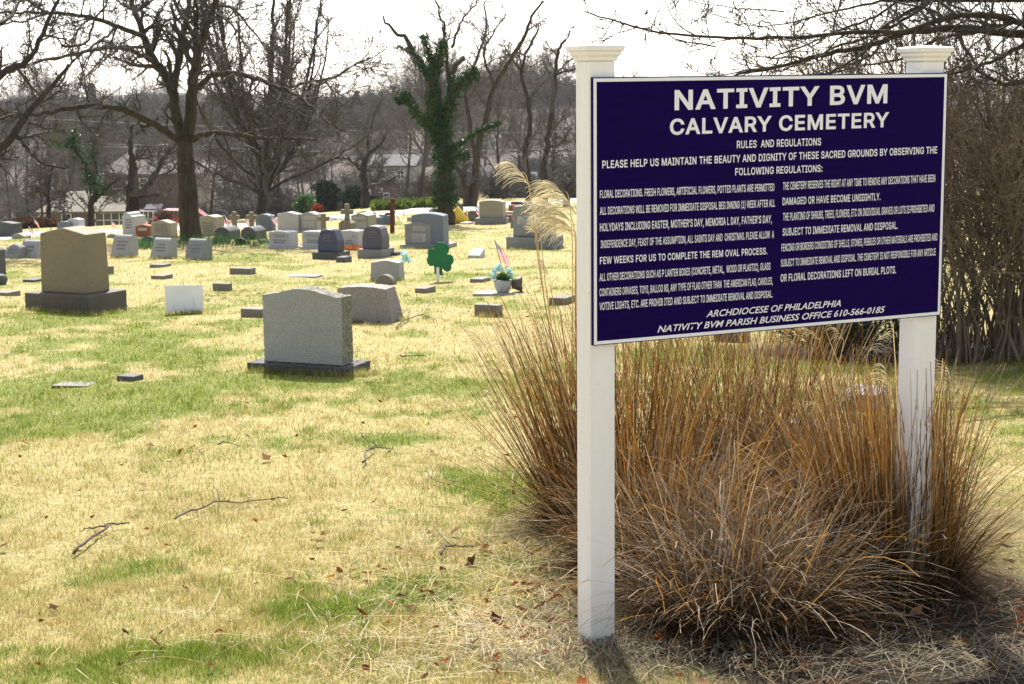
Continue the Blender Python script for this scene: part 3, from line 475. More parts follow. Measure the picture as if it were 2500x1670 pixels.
def glyph(ch, off):
    """one capital: its outlines grown by OFF and filled"""
    if (ch, off) in GCACHE: return GCACHE[ch, off]
    adv, outs = GLYPHS[ch]; V = []; polys = []
    for o in outs:
        P = []
        for i in range(0, len(o), 2):
            p = Vector((o[i] / 1000, o[i + 1] / 1000))
            if not P or (p - P[-1]).length > .004: P.append(p)
        if (P[0] - P[-1]).length < .004: P.pop()
        n = len(P); Q = []
        for i in range(n):
            d0 = (P[i] - P[i - 1]).normalized(); d1 = (P[(i + 1) % n] - P[i]).normalized()
            n0, n1 = Vector((-d0.y, d0.x)), Vector((-d1.y, d1.x)); m = n0 + n1
            m = m / max(m.length_squared, .5) * 2; Q.append(P[i] + m * off)
        polys.append(Q)
    def winding(x, y):
        k = 0
        for P in polys:
            for i in range(len(P)):
                u, q = P[i - 1], P[i]
                if (u.y <= y) != (q.y <= y):
                    c = (q.x - u.x) * (y - u.y) - (x - u.x) * (q.y - u.y)
                    if u.y <= y and c > 0: k += 1
                    elif u.y > y and c < 0: k -= 1
        return k
    vs, es = [], []
    for P in polys: b0 = len(vs); vs += P; es += [(b0 + i, b0 + (i + 1) % len(P)) for i in range(len(P))]
    r = delaunay_2d_cdt(vs, es, [], 0, 1e-6); V = [(q.x, q.y, 0) for q in r[0]]; tri = []
    for f in r[2]:
        x = sum(V[i][0] for i in f) / len(f); y = sum(V[i][1] for i in f) / len(f)
        if winding(x, y): tri.append(tuple(f))
    GCACHE[ch, off] = (adv / 1000 + abs(off) * 1.6, np.array(V), tri); return GCACHE[ch, off]
def glyph_mesh(s, offset=0.0):
    x = 0.0; V = []; Fs = []; k = 0
    for ch in s:
        if ch == ' ': x += .205 + offset; continue
        adv, v_, f_ = glyph(ch, GS * offset); V.append(v_ + np.array([x, 0, 0])); Fs += [tuple(i + k for i in t) for t in f_]; k += len(v_); x += adv
    V = np.concatenate(V); me = bpy.data.meshes.new('txt'); me.from_pydata([(p[0], p[1], 0) for p in V], [], Fs); me.update()
    return me, V
def lettering(s, x0, z0, x1, z1, cap, y, parent, m, offset=0.02, sh=0.0, name='lettering', space=1.0):
    """text whose baseline runs (x0,z0)-(x1,z1) in the parent's XZ plane and whose capitals are CAP tall"""
    if sh: me, a = text_mesh(s, offset, sh, space); h = 0.729 + 2 * offset
    else: me, a = glyph_mesh(s, offset * .5); h = 0.509 + offset
    u = (a[:, 0] - a[:, 0].min()) / max(1e-6, a[:, 0].max() - a[:, 0].min()); vv = (a[:, 1] + offset) / h * cap
    co = np.stack([x0 + (x1 - x0) * u, y - 0.00012 * a[:, 2], z0 + (z1 - z0) * u + vv], -1).astype(np.float32)
    me.vertices.foreach_set('co', co.ravel()); me.update(); me.name = name
    return link(name, me, m, parent)
z6 = lambda x, y: (1380 + x / 2.4458, 60 + y / 2.4458)
zs = lambda x, y: (1400 + x / 2.498, 400 + y / 2.498)
LINES = [('NATIVITY BVM', z6, 648, 517, 395, 1917, 474, 362, .045, 0), ('CALVARY CEMETERY', z6, 620, 663, 567, 1927, 616, 527, .045, 0),
    ('RULES  AND REGULATIONS', z6, 1020, 740, 695, 1522, 722, 678, .03, 0), ('PLEASE HELP US MAINTAIN THE BEAUTY AND DIGNITY OF THESE SACRED GROUNDS BY OBSERVING THE', z6, 217, 860, 815, 2215, 770, 727, .03, 0),
    ('FOLLOWING REGULATIONS:', z6, 1010, 902, 858, 1530, 880, 838, .03, 0),
    ('FLORAL DECORATIONS. FRESH FLOWERS, ARTIFICIAL FLOWERS, POTTED PLANTS ARE PERMITTED', zs, 157, 210, 165, 1220, 165, 118, .025, 0),
    ('ALL DECORATIONS WILL BE REMOVED FOR IMMEDIATE DISPOSAL BEG INNING (1) WEEK AFTER ALL', zs, 157, 312, 265, 1224, 262, 217, .025, 0),
    ("HOLYDAYS INCLUDING EASTER, MOTHER'S DAY, MEMORIA L DAY, FATHER'S DAY,", zs, 157, 413, 365, 1205, 360, 313, .028, 0),
    ('INDEPENDENCE DAY, FEAST OF THE ASSUMPTION, ALL SAINTS DAY AND  CHRISTMAS. PLEASE ALLOW  A', zs, 162, 515, 468, 1218, 452, 408, .022, 0),
    ('FEW WEEKS FOR US TO COMPLETE THE REM OVAL PROCESS.', zs, 157, 613, 570, 1177, 552, 510, .032, 0),
    ('ALL OTHER DECORATIONS SUCH AS P LANTER BOXES (CONCRETE, METAL,  WOOD OR PLASTIC), GLASS', zs, 155, 716, 672, 1196, 646, 600, .025, 0),
    ('CONTAINERS ORVASES, TOYS, BALLOO NS, ANY TYPE OF FLAG OTHER THAN  THE AMERICAN FLAG, CANDLES,', zs, 155, 808, 762, 1210, 735, 690, .022, 0),
    ('VOTIVE LIGHTS, ETC. ARE PROHIB ITED AND SUBJECT TO IMMEDIATE REMOVAL AND DISPOSAL.', zs, 155, 893, 848, 1210, 815, 770, .025, 0),
    ('THE CEMETERY RESERVES THE RIGHT AT ANY TIME TO REMOVE ANY DECORATIONS THAT HAVE BEEN', zs, 1273, 160, 113, 2200, 110, 65, .022, 0),
    ('DAMAGED OR HAVE BECOME UNSIGHTLY.', zs, 1270, 253, 208, 1867, 222, 178, .028, 0),
    ('THE PLANTING OF SHRUBS, TREES, FLOWERS, ETC ON INDIVIDUAL GRAVES OR LOTS IS PROHIBITED AND', zs, 1273, 348, 300, 2195, 292, 247, .022, 0),
    ('SUBJECT TO IMMEDIATE REMOVAL AND DISPOSAL.', zs, 1270, 440, 395, 1972, 397, 352, .028, 0),
    ('FENCING OR BORDERS CONSISTING OF SHELLS, STONES, PEBBLES OR OTHER MATERIALS ARE PROHIBITED AND', zs, 1263, 535, 490, 2213, 467, 423, .022, 0),
    ('SUBJECT TO IMMEDIATE REMOVAL AND DISPOSAL. THE CEMETERY IS NOT RESPONSIBLE FOR ANY ARTICLE', zs, 1260, 628, 583, 2203, 558, 515, .022, 0),
    ('OR FLORAL DECORATIONS LEFT ON BURIAL PLOTS.', zs, 1258, 720, 673, 1962, 668, 625, .028, 0),
    ('ARCHDIOCESE OF PHILADELPHIA', zs, 805, 935, 893, 1625, 868, 826, .012, .32), ('NATIVITY BVM PARISH BUSINESS OFFICE 610-566-0185', zs, 508, 1028, 985, 1895, 905, 865, .012, .32)]
for s, fz, xa, ba, ta, xb, bb, tb, off, sh in LINES:
    u0, w0 = sign_local(*fz(xa, ba)); _, c0 = sign_local(*fz(xa, ta)); u1, w1 = sign_local(*fz(xb, bb)); _, c1 = sign_local(*fz(xb, tb))
    lettering(s, u0, w0, u1, w1, ((c0 - w0) + (c1 - w1)) / 2, -0.0193, panel, MT['letter'], off, sh)
# ------------------------------------------------------------------ gravestones
YAW = math.radians(-22)
def ctop(kind, k=0.1, n=14):            # top edge, left to right: (u in -.5...5, v as fraction of the height)
    if kind == 'flat': return [(-.5, 1), (.5, 1)]
    if kind == 'gable': return [(-.5, 1 - k), (0, 1), (.5, 1 - k)]
    if kind == 'slope': return [(-.5, 1), (.5, 1 - k)]
    U = [i / n - .5 for i in range(n + 1)]
    if kind == 'serp': return [(u, 1 - k * (0.5 - 0.5 * math.cos(2 * math.pi * u))) for u in U]
    if kind == 'round': return [(u, 1 - k * (2 * u) ** 2) for u in U]
    if kind == 'hump': return [(-.5, 1 - k), (-.42, 1 - k)] + [(-.14 + .26 * math.cos(math.pi - math.pi * i / 10), 1 - k + k * math.sin(math.pi * i / 10)) for i in range(11)] + [(.3, 1 - k * 1.15), (.5, 1 - k * 1.2)]
    if kind == 'half': return [(.5 * math.cos(math.pi - math.pi * i / 14), max(0.02, math.sin(math.pi * i / 14))) for i in range(15)]
    if kind == 'crown': return [(-.5, .5), (-.36, .93), (-.29, .99), (-.24, .93), (-.15, .985), (0, 1), (.15, .985), (.22, .93), (.29, .995), (.36, .93), (.5, .5)]
    if kind == 'ogee': return [(-.5, .55), (-.4, .88), (-.28, .97), (-.12, 1), (.12, 1), (.28, .97), (.4, .88), (.5, .55)]
def prism(w, h, t, top, taper=0.0, tapy=0.0, rough=0.0, seed=1, ny=1, bury=0.0):
    """upright slab: front face on y=0, back on y=t; taper narrows it upwards, tapy leans the faces in, rough roughens the edge faces"""
    out = [(-.5, -bury / h), (.5, -bury / h)] + list(reversed(top))
    if rough:                            # finer outline
        fine = []
        for i in range(len(out)):
            a, b = out[i], out[(i + 1) % len(out)]; m = max(1, int(math.hypot((b[0] - a[0]) * w, (b[1] - a[1]) * h) / 0.022))
            fine += [(a[0] + (b[0] - a[0]) * k / m, a[1] + (b[1] - a[1]) * k / m) for k in range(m)]
        out = fine; ny = max(ny, 7)
    r = random.Random(seed); mb = MB(); n = len(out); vs = []
    for j in range(ny + 1):
        s = j / ny
        for u, v in out:
            q = 1 - taper * max(0, v); y = t * s; y += tapy * v * h * (1 - 2 * s)
            du = dv = 0
            if rough and 0 < v:
                am = rough if 0 < j < ny else rough * 0.35
                if abs(u) > .495: du = am * r.uniform(-1, .3) / w * (1 if u > 0 else -1)
                elif v > .5: dv = am * r.uniform(-1, .3) / h
            vs.append(((u + du) * w * q, y, (v + dv) * h))
    fs = [tuple(range(n)), tuple(range((ny + 1) * n - 1, ny * n - 1, -1))]
    for j in range(ny): fs += [(j * n + i, (j + 1) * n + i, (j + 1) * n + (i + 1) % n, j * n + (i + 1) % n) for i in range(n)]
    mb.add(vs, fs); return mb
GRP = 'headstones of the cemetery'
def spot(xm, yb, yaw=YAW):
    p = gp(xm, yb); s = depth(p) / F; a = yaw - math.atan((xm - 1250) / F)
    return p, s, math.cos(a)
def rows(parent, m, w, z0, z1, n, seed, y=-0.002, name='inscription', fill=.75):
    r = random.Random(seed); mb = MB(); hh = (z1 - z0) / n
    for i in range(n):
        z = z0 + hh * (i + .25); L = w * r.uniform(fill * .7, fill); x = -L / 2
        while x < L / 2:
            q = r.uniform(.02, .05); mb.box((x, y, z), (min(x + q, L / 2), 0.003, z + hh * .45)); x += q + r.uniform(.008, .02)
    return mb.build(name, m, parent)
def stone(label, x0, x1, yb, yt, m, top=('serp', .1), t=.2, base=None, yaw=YAW, taper=0.0, tapy=0.0, rough=0.0, mb_=None, text=None, eng=None, panels=None, name='headstone', cat='gravestone', bev=.012, bm=None, hscale=1.0, grp=GRP, edge=None, brough=0):
    """x0,x1 front face edges and yb,yt its bottom and top in photo pixels; base = (px beyond each side, px of height, metres fore and aft)"""
    xm = (x0 + x1) / 2; ybb = yb + (base[1] if base else 0)
    p, s, ca = spot(xm, ybb, yaw); w = (x1 - x0) * s / ca; h = (yb - yt) * s * hscale
    seed = int(x0 * 7 + yb)
    simple = not (base or text or eng or panels)
    hb = base[1] * s if base else 0
    root = None if simple else empty(name, p, yaw, label=label, cat=cat, group=grp)
    die = prism(w, h, t, ctop(*top), taper, tapy, rough, seed, bury=0.0 if base else .15)
    if base:
        if edge:
            pass
        fy = base[2]; wb = w + base[0] * 2 * s / ca
        b = prism(wb, hb, t + 2 * fy, ctop('flat'), 0, 0, brough, seed + 1, bury=.2) if brough else MB()
        if not brough: b.box((-wb / 2, 0, -.2), (wb / 2, t + 2 * fy, hb))
        b.v = [(x, y - fy, z) for x, y, z in b.v]
        o = b.build('base', bm or m, root); bevel(o, bev)
    if simple:
        o = die.build(name, m, None, loc=p, rz=yaw, label=label, cat=cat, group=grp); bevel(o, bev); return o
    o = die.build('die', [m, edge] if edge else m, root); o.location = (0, 0, hb)
    if edge:
        for f in o.data.polygons:
            if abs(f.normal.y) < .75: f.material_index = 1
    else: bevel(o, bev)
    yy = -0.003
    for pz in panels or []:              # (u0, u1, v0, v1)
        mbp = MB(); mbp.box((pz[0] * w, yy, pz[2] * h), (pz[1] * w, .004, pz[3] * h)); mbp.build('panel', MT['panel'], o)
    for tx in text or []:                # (string, u0, u1, v, cap fraction)
        lettering(tx[0], tx[1] * w, tx[3] * h, tx[2] * w, tx[3] * h, tx[4] * h, yy * 2 - .002 + tapy * tx[3] * h, o, MT['engr'], .01, 0, 'inscription')
    for e in eng or []:                  # (v0, v1, rows, fill)
        rows(o, MT['engr'], w, e[0] * h, e[1] * h, e[2], seed, yy * 2 + tapy * h * (e[0] + e[1]) / 2, fill=e[3])
    return root
def slant(label, x0, x1, yb, yt, m, depthm=.36, roundtop=False, eng=3, yaw=YAW):
    p, s, ca = spot((x0 + x1) / 2, yb, yaw); w = (x1 - x0) * s / ca; h = (yb - yt) * s
    root = empty('slant_headstone', p, yaw, label=label, cat='gravestone', group='slant headstones')
    prof = [(0, -.15), (0, .08 * h), (depthm * .42, .90 * h), (depthm * .50, .97 * h), (depthm * .62, h), (depthm * .85, .97 * h), (depthm, .9 * h), (depthm, -.15)]
    mb = MB(); n = len(prof); k = 8 if roundtop else 1; vs = []
    for i in range(k + 1):
        u = i / k - .5; f = 1 - (.28 * (2 * u) ** 2 if roundtop else 0)
        vs += [(u * w, y, z * f if z > .1 * h else z) for y, z in prof]
    fs = [(i * n + j, (i + 1) * n + j, (i + 1) * n + (j + 1) % n, i * n + (j + 1) % n) for i in range(k) for j in range(n)]
    fs += [tuple(reversed(range(n))), tuple(k * n + j for j in range(n))]
    mb.add(vs, [tuple(reversed(f)) for f in fs]); o = mb.build('die', m, root); bevel(o, .01)
    if eng:
        e = rows(o, MT['engr'], w, .35 * h, .85 * h, eng, int(x0), -.004, fill=.6); a = math.atan2(.42 * depthm, .82 * h)
        e.location = (0, .0 - math.tan(a) * .08 * h, 0); e.rotation_euler = (-a, 0, 0)
    return root
def slab(label, x0, x1, yb, yt, m, dep=.3, yaw=YAW, name='grave_marker', tilt=0.0, cat='grave marker'):
    """low marker: yb bottom front edge, yt front top edge"""
    p, s, ca = spot((x0 + x1) / 2, yb, yaw); w = (x1 - x0) * s / ca; h = max(.03, (yb - yt) * s)
    mb = MB(); mb.box((-w / 2, 0, -.12), (w / 2, dep, h))
    mb.v = [(x, y, z + (tilt * (y / dep) if z > 0 else 0)) for x, y, z in mb.v]
    o = mb.build(name, m, None, loc=p, rz=yaw, label=label, cat=cat, group='low grave markers'); bevel(o, .012); return o
T = MT
# --- the three large ones in the foreground
stone('large tan granite monument with gabled top on a stepped dark base', 88, 231, 715, 556, T['tan'], ('gable', .095), .42, (25, 47, .16), yaw=math.radians(-26), taper=.035, tapy=.02, bm=T['tanbase'], name='monument', cat='monument', bev=.015)
stone('speckled grey granite headstone with rough curved top on dark base, nearest to the sign', 636, 847, 886, 703, T['gray'], ('serp', .10), .19, (29, 24, .12), edge=T['rockside'], rough=.018, bm=T['darkbase'], brough=.012)
stone('rough wedge shaped pinkish granite boulder stone behind the speckled grey headstone', 800, 962, 788, 700, T['pinkrock'], ('round', .06), .4, taper=.26, tapy=.10, rough=.012, yaw=math.radians(-16))
stone('plain grey headstone with blue green flowers showing behind its sloping edge', 902, 976, 687, 636, T['lgray'], ('serp', .1), .3, taper=.04, tapy=.10, yaw=math.radians(-14))
stone('small weathered half round stone in front of the plain grey headstone', 914, 962, 696, 671, T['slab'], ('half',), .12, name='half_round_marker', bev=.006)
# --- slant faced row at the big tree
slant('slant faced granite headstone nearest to the tan monument, in the row of three', 267, 316, 629, 575, T['lgray'])
slant('slant faced granite headstone in the middle of the row of three by the big tree', 364, 411, 632, 583, T['lgray'])
slant('slant faced granite headstone with green stain, in front of the big tree trunk', 449, 497, 635, 585, T['mgray'])
slant('slant faced grey stone half hidden behind the left edge of the tan monument', 43, 92, 630, 588, T['lgray'], eng=2)
slant('low round topped slanted stone beside the tan monument at the left edge', 2, 42, 631, 597, T['mgray'], roundtop=True, eng=2)
# --- second row, left
stone('pale headstone with a rounded hump and shoulder, small flag at its back', 297, 332, 575, 519, T['white'], ('hump', .14), .55, eng=[(.3, .75, 4, .6)])
stone('red brown granite headstone with pale name panel', 330, 367, 578, 548, T['red'], ('serp', .12), .25, panels=[(-.3, .3, .5, .72)], yaw=math.radians(-10))
stone('beige weathered headstone with curved top on thin base, beside the big tree', 368, 420, 578, 538, T['beige'], ('serp', .16), .35, (3, 4, .06), taper=-.04, eng=[(.3, .8, 4, .7)], yaw=math.radians(-18))
stone('small dark round topped stone among green bulb leaves', 343, 377, 602, 577, T['dgray'], ('round', .25), .12)
stone('dark grey wide headstone at the left edge of the lawn', -30, 42, 582, 542, T['dgray'], ('serp', .08), .35)
stone('low whitish stone with curved top between the dark headstone and the flags', 23, 62, 583, 570, T['beige'], ('round', .6), .3)
stone('blue green grey headstone behind the top of the tan monument', 136, 178, 568, 541, T['bgray'], ('round', .1), .3)
stone('pale grey gabled headstone behind the blue green grey one', 163, 196, 567, 533, T['white'], ('gable', .08), .3)
stone('low grey stone with arched top just right of the tan monument top', 258, 288, 581, 571, T['mgray'], ('round', .5), .2)
stone('tan headstone peeping out behind the big tree trunk', 486, 530, 576, 526, T['beige'], ('serp', .08), .45, eng=[(.2, .7, 4, .7)])
stone('dark green grey round topped headstone nearest to the big tree, one of a pair', 522, 562, 585, 554, T['dgray'], ('round', .35), .55)
stone('dark green grey round topped headstone right beside its twin', 586, 626, 585, 554, T['dgray'], ('round', .35), .55)
stone('very small black rounded marker on the grass in front of the twin round tops', 573, 597, 597, 581, T['black'], ('round', .3), .1)
stone('blue grey headstone with curved top and a flag at its right edge', 622, 663, 563, 523, T['bgray'], ('round', .12), .3, eng=[(.3, .8, 4, .6)])
stone('large white headstone with curved top, blank side, next to the panelled grey one', 675, 731, 563, 518, T['white'], ('serp', .1), .3, (3, 5, .06))
stone('grey headstone with two pale panels standing by the large white one', 732, 776, 562, 518, T['lgray'], ('serp', .12), .35, (2, 5, .06), panels=[(-.38, .38, .58, .8), (-.34, .34, .14, .52)])
stone('pale marble block inscribed DIXON with small crosses', 654, 711, 603, 565, T['white'], ('serp', .03), .38, (6, 4, .05), text=[('DIXON', -.26, .26, .62, .19), ('+', -.44, -.36, .6, .25), ('+', .36, .44, .6, .25)], eng=[(.22, .52, 2, .7)])
stone('pale marble block inscribed COYLE behind the blue black stone', 735, 797, 603, 565, T['white'], ('serp', .03), .38, (6, 4, .05), text=[('COYLE', -.34, .22, .62, .2)], eng=[(.22, .52, 2, .6)])
stone('pale marble block with a small cross between the two dark carved stones', 828, 876, 603, 563, T['white'], ('serp', .03), .38, text=[('+', .2, .3, .55, .28)], eng=[(.15, .45, 2, .5)])
stone('blue black granite stone with notched crown top on dark base', 774, 826, 615, 560, T['navy'], ('crown',), .3, (9, 19, .10), tapy=.05, bm=T['dgray'], eng=[(.45, .8, 3, .5)], brough=.01)
stone('slate grey stone with curved shoulders on rough base, beside the notched blue black one', 883, 935, 608, 552, T['plum'], ('ogee',), .34, (7, 22, .10), tapy=.05, bm=T['mgray'], eng=[(.45, .8, 3, .5)], brough=.015)
# --- middle distance, right of the ivy tree
stone('large grey headstone with sloping shoulder standing behind the CONWAY stone', 1004, 1084, 596, 521, T['bgray'], ('round', .08), .4, (14, 11, .2), yaw=math.radians(-15), bm=T['mgray'])
stone('grey headstone inscribed CONWAY with a carved cross and pale panels', 988, 1053, 597, 542, T['mgray'], ('serp', .09), .2, (10, 10, .1), yaw=math.radians(-12), panels=[(-.18, .28, .62, .8), (-.22, .3, .12, .48)], text=[('CONWAY', -.16, .26, .65, .11), ('+', -.42, -.3, .6, .25)], eng=[(.16, .44, 3, .42)])
stone('tall grey headstone inscribed GRIBBIN CONNOR on a rough hewn base', 1253, 1343, 578, 499, T['mgray'], ('serp', .08), .42, (11, 30, .16), yaw=math.radians(-20), brough=.03, panels=[(-.38, .38, .38, .62)], text=[('GRIBBIN', -.22, .3, .51, .085), ('CONNOR', -.32, .3, .40, .085)], eng=[(.04, .1, 1, .4)])
stone('broad beige headstone on a grey plinth beyond the shamrock', 1170, 1229, 532, 489, T['beige'], ('round', .1), .4, (9, 15, .14), yaw=math.radians(-12), bm=T['mgray'])
stone('beige headstone with pale panels beside the rusty pump', 856, 901, 563, 521, T['beige'], ('serp', .12), .5, (3, 6, .05), panels=[(-.36, .36, .66, .82), (-.4, .4, .1, .5)])
stone('grey curved headstone peeking over the beige panelled one', 870, 909, 560, 515, T['lgray'], ('serp', .1), .3)
stone('blue grey headstone with straight top left of the rusty pump', 925, 954, 549, 524, T['bgray'], ('slope', .1), .35)
stone('small blue grey block between the beige stone and the pump', 913, 926, 549, 531, T['bgray'], ('flat',), .3)
stone('low beige stone at the left shoulder of the large grey headstone', 993, 1004, 541, 530, T['beige'], ('flat',), .3)
stone('small pale headstone with curved top in front of the ivy tree', 1046, 1082, 528, 509, T['lgray'], ('serp', .15), .3)
stone('black polished headstone behind the ivy trunk', 1101, 1122, 520, 498, T['black'], ('flat',), .4, eng=[(.4, .6, 1, .6)])
stone('mauve grey headstone with two flags left of the broad beige one', 1142, 1168, 541, 514, T['plum'], ('round', .15), .3, eng=[(.3, .8, 3, .6)])
stone('pinkish low headstone behind the yellow cone', 1108, 1136, 530, 518, T['red'], ('flat',), .3)
stone('black bench like headstone close to the road', 1247, 1284, 506, 492, T['black'], ('round', .12), .4)
stone('brown granite headstone below the black bench like one', 1241, 1268, 517, 501, T['red'], ('flat',), .3)
stone('pinkish grey low headstone left of the tall inscribed one, upper of two', 1231, 1252, 526, 517, T['lgray'], ('flat',), .3)
stone('pale pink low headstone left of the tall inscribed one, lower of two', 1233, 1247, 543, 525, T['red'], ('flat',), .2)
stone('small bluish upright stone against the tall inscribed headstone', 1246, 1256, 557, 534, T['bgray'], ('round', .3), .2)
stone('dark low headstone seen under the board between the posts', 1745, 1812, 836, 808, T['dgray'], ('flat',), .25)
# --- low markers
for a in [('flat concrete marker in the grass between the slanted row and the white plastic sign', 366, 400, 682, 673, 'slab', .3), ('grey marker below the middle slanted headstone', 362, 400, 654, 646, 'slab', .28),
          ('low marker left of the tan monument', 52, 87, 689, 683, 'dgray', .3), ('corner of a pale marker at the left edge beside the tan monument base', -20, 22, 722, 714, 'slab', .3),
          ('upright block half hidden behind the right edge of the tan monument', 258, 272, 669, 650, 'slab', .1), ('broad double marker in the open grass', 557, 613, 670, 655, 'slab', .2),
          ('tilted marker right of the white plastic sign', 516, 560, 711, 692, 'slab', .12), ('pale marker with a small arch, left of the speckled grey headstone', 584, 640, 775, 754, 'slab', .18),
          ('dark marker in front of the notched blue black stone base', 819, 842, 641, 628, 'dgray', .3), ('dark marker touching the base of the slate grey stone', 944, 970, 625, 616, 'dgray', .3),
          ('sloping marker left of the shamrock stake', 1012, 1040, 716, 704, 'slab', .35), ('square topped marker behind the flower pot', 1146, 1178, 690, 681, 'slab', .35),
          ('crumbling block marker below the flower pot', 1157, 1219, 773, 744, 'slab', .12), ('block marker with lit top beside the left sign post', 1340, 1381, 745, 727, 'slab', .35),
          ('small grey block marker near the flush plate in the foreground grass', 280, 330, 931, 918, 'dgray', .15), ('weathered block marker seen through the tall dry grass', 2062, 2135, 1000, 962, 'mgray', .4)]:
    slab(a[0], a[1], a[2], a[3], a[4], T[a[5]], a[6])
slab('small white slanted marker beyond the shamrock', 1141, 1172, 630, 624, T['white'], .25, tilt=.12)
slab('yellowish low stone in front of the yellow cone', 1121, 1142, 548, 544, T['white'], .5)
for lab, x0, x1, yb, dep, m in [('flush bronze grave plate sunk in the grass at the far left', 122, 215, 947, .26, T['bronze']), ('flush stone slab in the grass right of the double marker', 690, 770, 677, .5, T['lgray']),
        ('flush pale slab under the flower pot', 1153, 1300, 721, .7, T['lgray']), ('flush pale slab seen through the dry grass clumps', 1920, 2050, 1062, .6, T['lgray'])]:
    p, s, ca = spot((x0 + x1) / 2, yb); wd = (x1 - x0) * s
    mb = MB(); mb.box((-wd / 2, 0, -.1), (wd / 2, dep, .018)); sl = -.05
    mb.v = [(x, y, z + sl * y) for x, y, z in mb.v]
    bevel(mb.build('flush_marker', m, None, loc=p, rz=math.radians(-8), label=lab, cat='grave marker', group='flush grave markers'), .006)
# --- crosses
def cross(label, x, hw, yb, yt, base=None):
    p, s, ca = spot(x, yb); h = (yb - yt) * s; w = hw * 2 * s / ca; th = max(.12, w * .26); hb = (base[1] * s) if base else .1 * h
    root = empty('stone_cross', p, YAW, label=label, cat='cross', group='stone crosses')
    mb = MB(); out = [(-th / 2, hb), (th / 2, hb), (th * .42, h * .66), (w / 2, h * .66), (w / 2, h * .66 + th), (th * .42, h * .66 + th), (th * .45, h), (-th * .45, h), (-th * .42, h * .66 + th), (-w / 2, h * .66 + th), (-w / 2, h * .66), (-th * .42, h * .66)]
    if base: out = [(a, max(b, hb)) for a, b in out]
    mb.poly(out, 0, th); bevel(mb.build('cross', T['cross'], root), .015)
    mb = MB(); bw = base[0] * s if base else th * 1.6
    mb.box((-bw / 2 * 1.15, -bw * .35, -.15), (bw / 2 * 1.15, th + bw * .35, hb * .35))
    mb.poly([(-bw / 2, hb * .35), (bw / 2, hb * .35), (bw / 2, hb * .8), (th * .7, hb), (-th * .7, hb), (-bw / 2, hb * .8)], -bw * .25, th + bw * .25)
    bevel(mb.build('pedestal', T['cross'], root), .012)
cross('short weathered stone cross just right of the big tree trunk', 525, 12, 572, 530)
cross('tall weathered stone cross left of the pair of flags', 571, 13, 575, 517)
cross('weathered stone cross beside the blue grey headstone', 613, 14, 570, 518)
cross('slim brown stone cross right of the panelled grey headstone', 788, 14, 574, 522)
cross('large stone cross on a stepped pedestal above the pale marble blocks', 846, 15, 572, 498, (34, 34))
cross('grey stone cross with carved head cut by the left picture edge', 2, 13, 560, 509, (20, 26))
# dark urn and column at the far left
p, s, ca = spot(-4, 694); mb = MB(); mb.lathe([(.10, -.05), (.13, .02), (.15, .08), (.13, .14), (.09, .155)], 14)
mb.build('stone_urn', T['dgray'], None, True, loc=p, label='dark round stone urn at the left edge of the grass', cat='urn')
stone('upright stone slab cut by the left picture edge above the urn', -40, 1, 676, 604, T['dgray'], ('round', .1), .2)

# ------------------------------------------------------------------ shamrock, plastic sign, pump, cone
p, s, ca = spot(1070, 688, math.radians(-8)); rt = empty('shamrock_sign', p, math.radians(-8), label='green painted shamrock cut-out on a white stake', cat='shamrock')
sx = lambda zx: (zx - 905) / 4.119 * s
szz = lambda zy: (985 - zy) / 4.119 * s
pts = [(870, 905), (862, 825), (825, 828), (797, 800), (790, 762), (806, 722), (800, 690), (806, 665), (830, 648), (865, 655), (876, 660), (872, 632), (884, 606), (905, 591), (940, 588), (985, 596), (1013, 622), (1022, 655), (1012, 690), (998, 708), (1030, 706), (1056, 728), (1066, 762), (1058, 795), (1038, 815), (1042, 845), (1028, 872), (1000, 884), (972, 874), (950, 850), (945, 848), (948, 885), (958, 920), (915, 915)]
mb = MB(); mb.poly([(sx(a), szz(b)) for a, b in reversed(pts)][::-1][::-1], 0, .02); mb.build('shamrock', T['greenp'], rt)
mb = MB(); mb.box((sx(890), -.025, -.15), (sx(918), -.001, szz(838))); mb.build('stake', T['stake'], rt)
p, s, ca = spot(451, 765, math.radians(4)); wd = 92 * s; hh = 69 * s
rt = empty('yard_sign', p, math.radians(-4), label='blank white corrugated plastic yard sign low in the grass', cat='yard sign')
mb = MB(); mb.box((-wd / 2, 0, .02), (wd / 2, .006, hh)); mb.v = [(x, y + .02 * math.sin(x * 4), z) for x, y, z in mb.v]; mb.build('sheet', T['coro'], rt)
mb = MB()
for q in (-.25, .25): mb.tube([(q * wd, .010, -.2), (q * wd, .010, hh * .55)], [.003, .003], 5)
mb.build('wire_stake', T['metal'], rt)
p, s, ca = spot(958, 569); q = lambda zx: (zx - 449) / 4.119 * s
zz = lambda zy: (490 - zy) / 4.119 * s
rt = empty('water_pump', p, math.radians(-5), label='rusty red iron hand pump with curved spout', cat='pump')
mb = MB(); mb.tube([(0, 0, -.15), (0, 0, zz(300)), (0, 0, zz(190)), (0, 0, zz(172))], [.065, .06, .055, .08], 10); mb.build('column', T['rust'], rt, True)
mb = MB(); mb.tube([(0, 0, zz(300)), (q(400), 0, zz(296)), (q(388), 0, zz(302)), (q(386), 0, zz(312))], [.035, .035, .035, .03], 8); mb.build('spout', T['rust'], rt, True)
mb = MB(); mb.tube([(q(440), 0, zz(165)), (q(455), 0, zz(156)), (q(475), 0, zz(160)), (q(484), 0, zz(178))], [.045, .05, .05, .03], 8); mb.tube([(q(462), 0, zz(310)), (q(478), 0, zz(270))], [.03, .02], 6); mb.build('handle', T['rust'], rt, True)
p, s, ca = spot(1124, 546); a0 = Vector((-20 * s, 0, .30)); a1 = Vector((20 * s, .1, .07))
mb = MB(); d = (a1 - a0).normalized(); mb.tube([a0, a0 + d * .02, a0.lerp(a1, .5), a1], [.36, .36, .21, .05], 14)
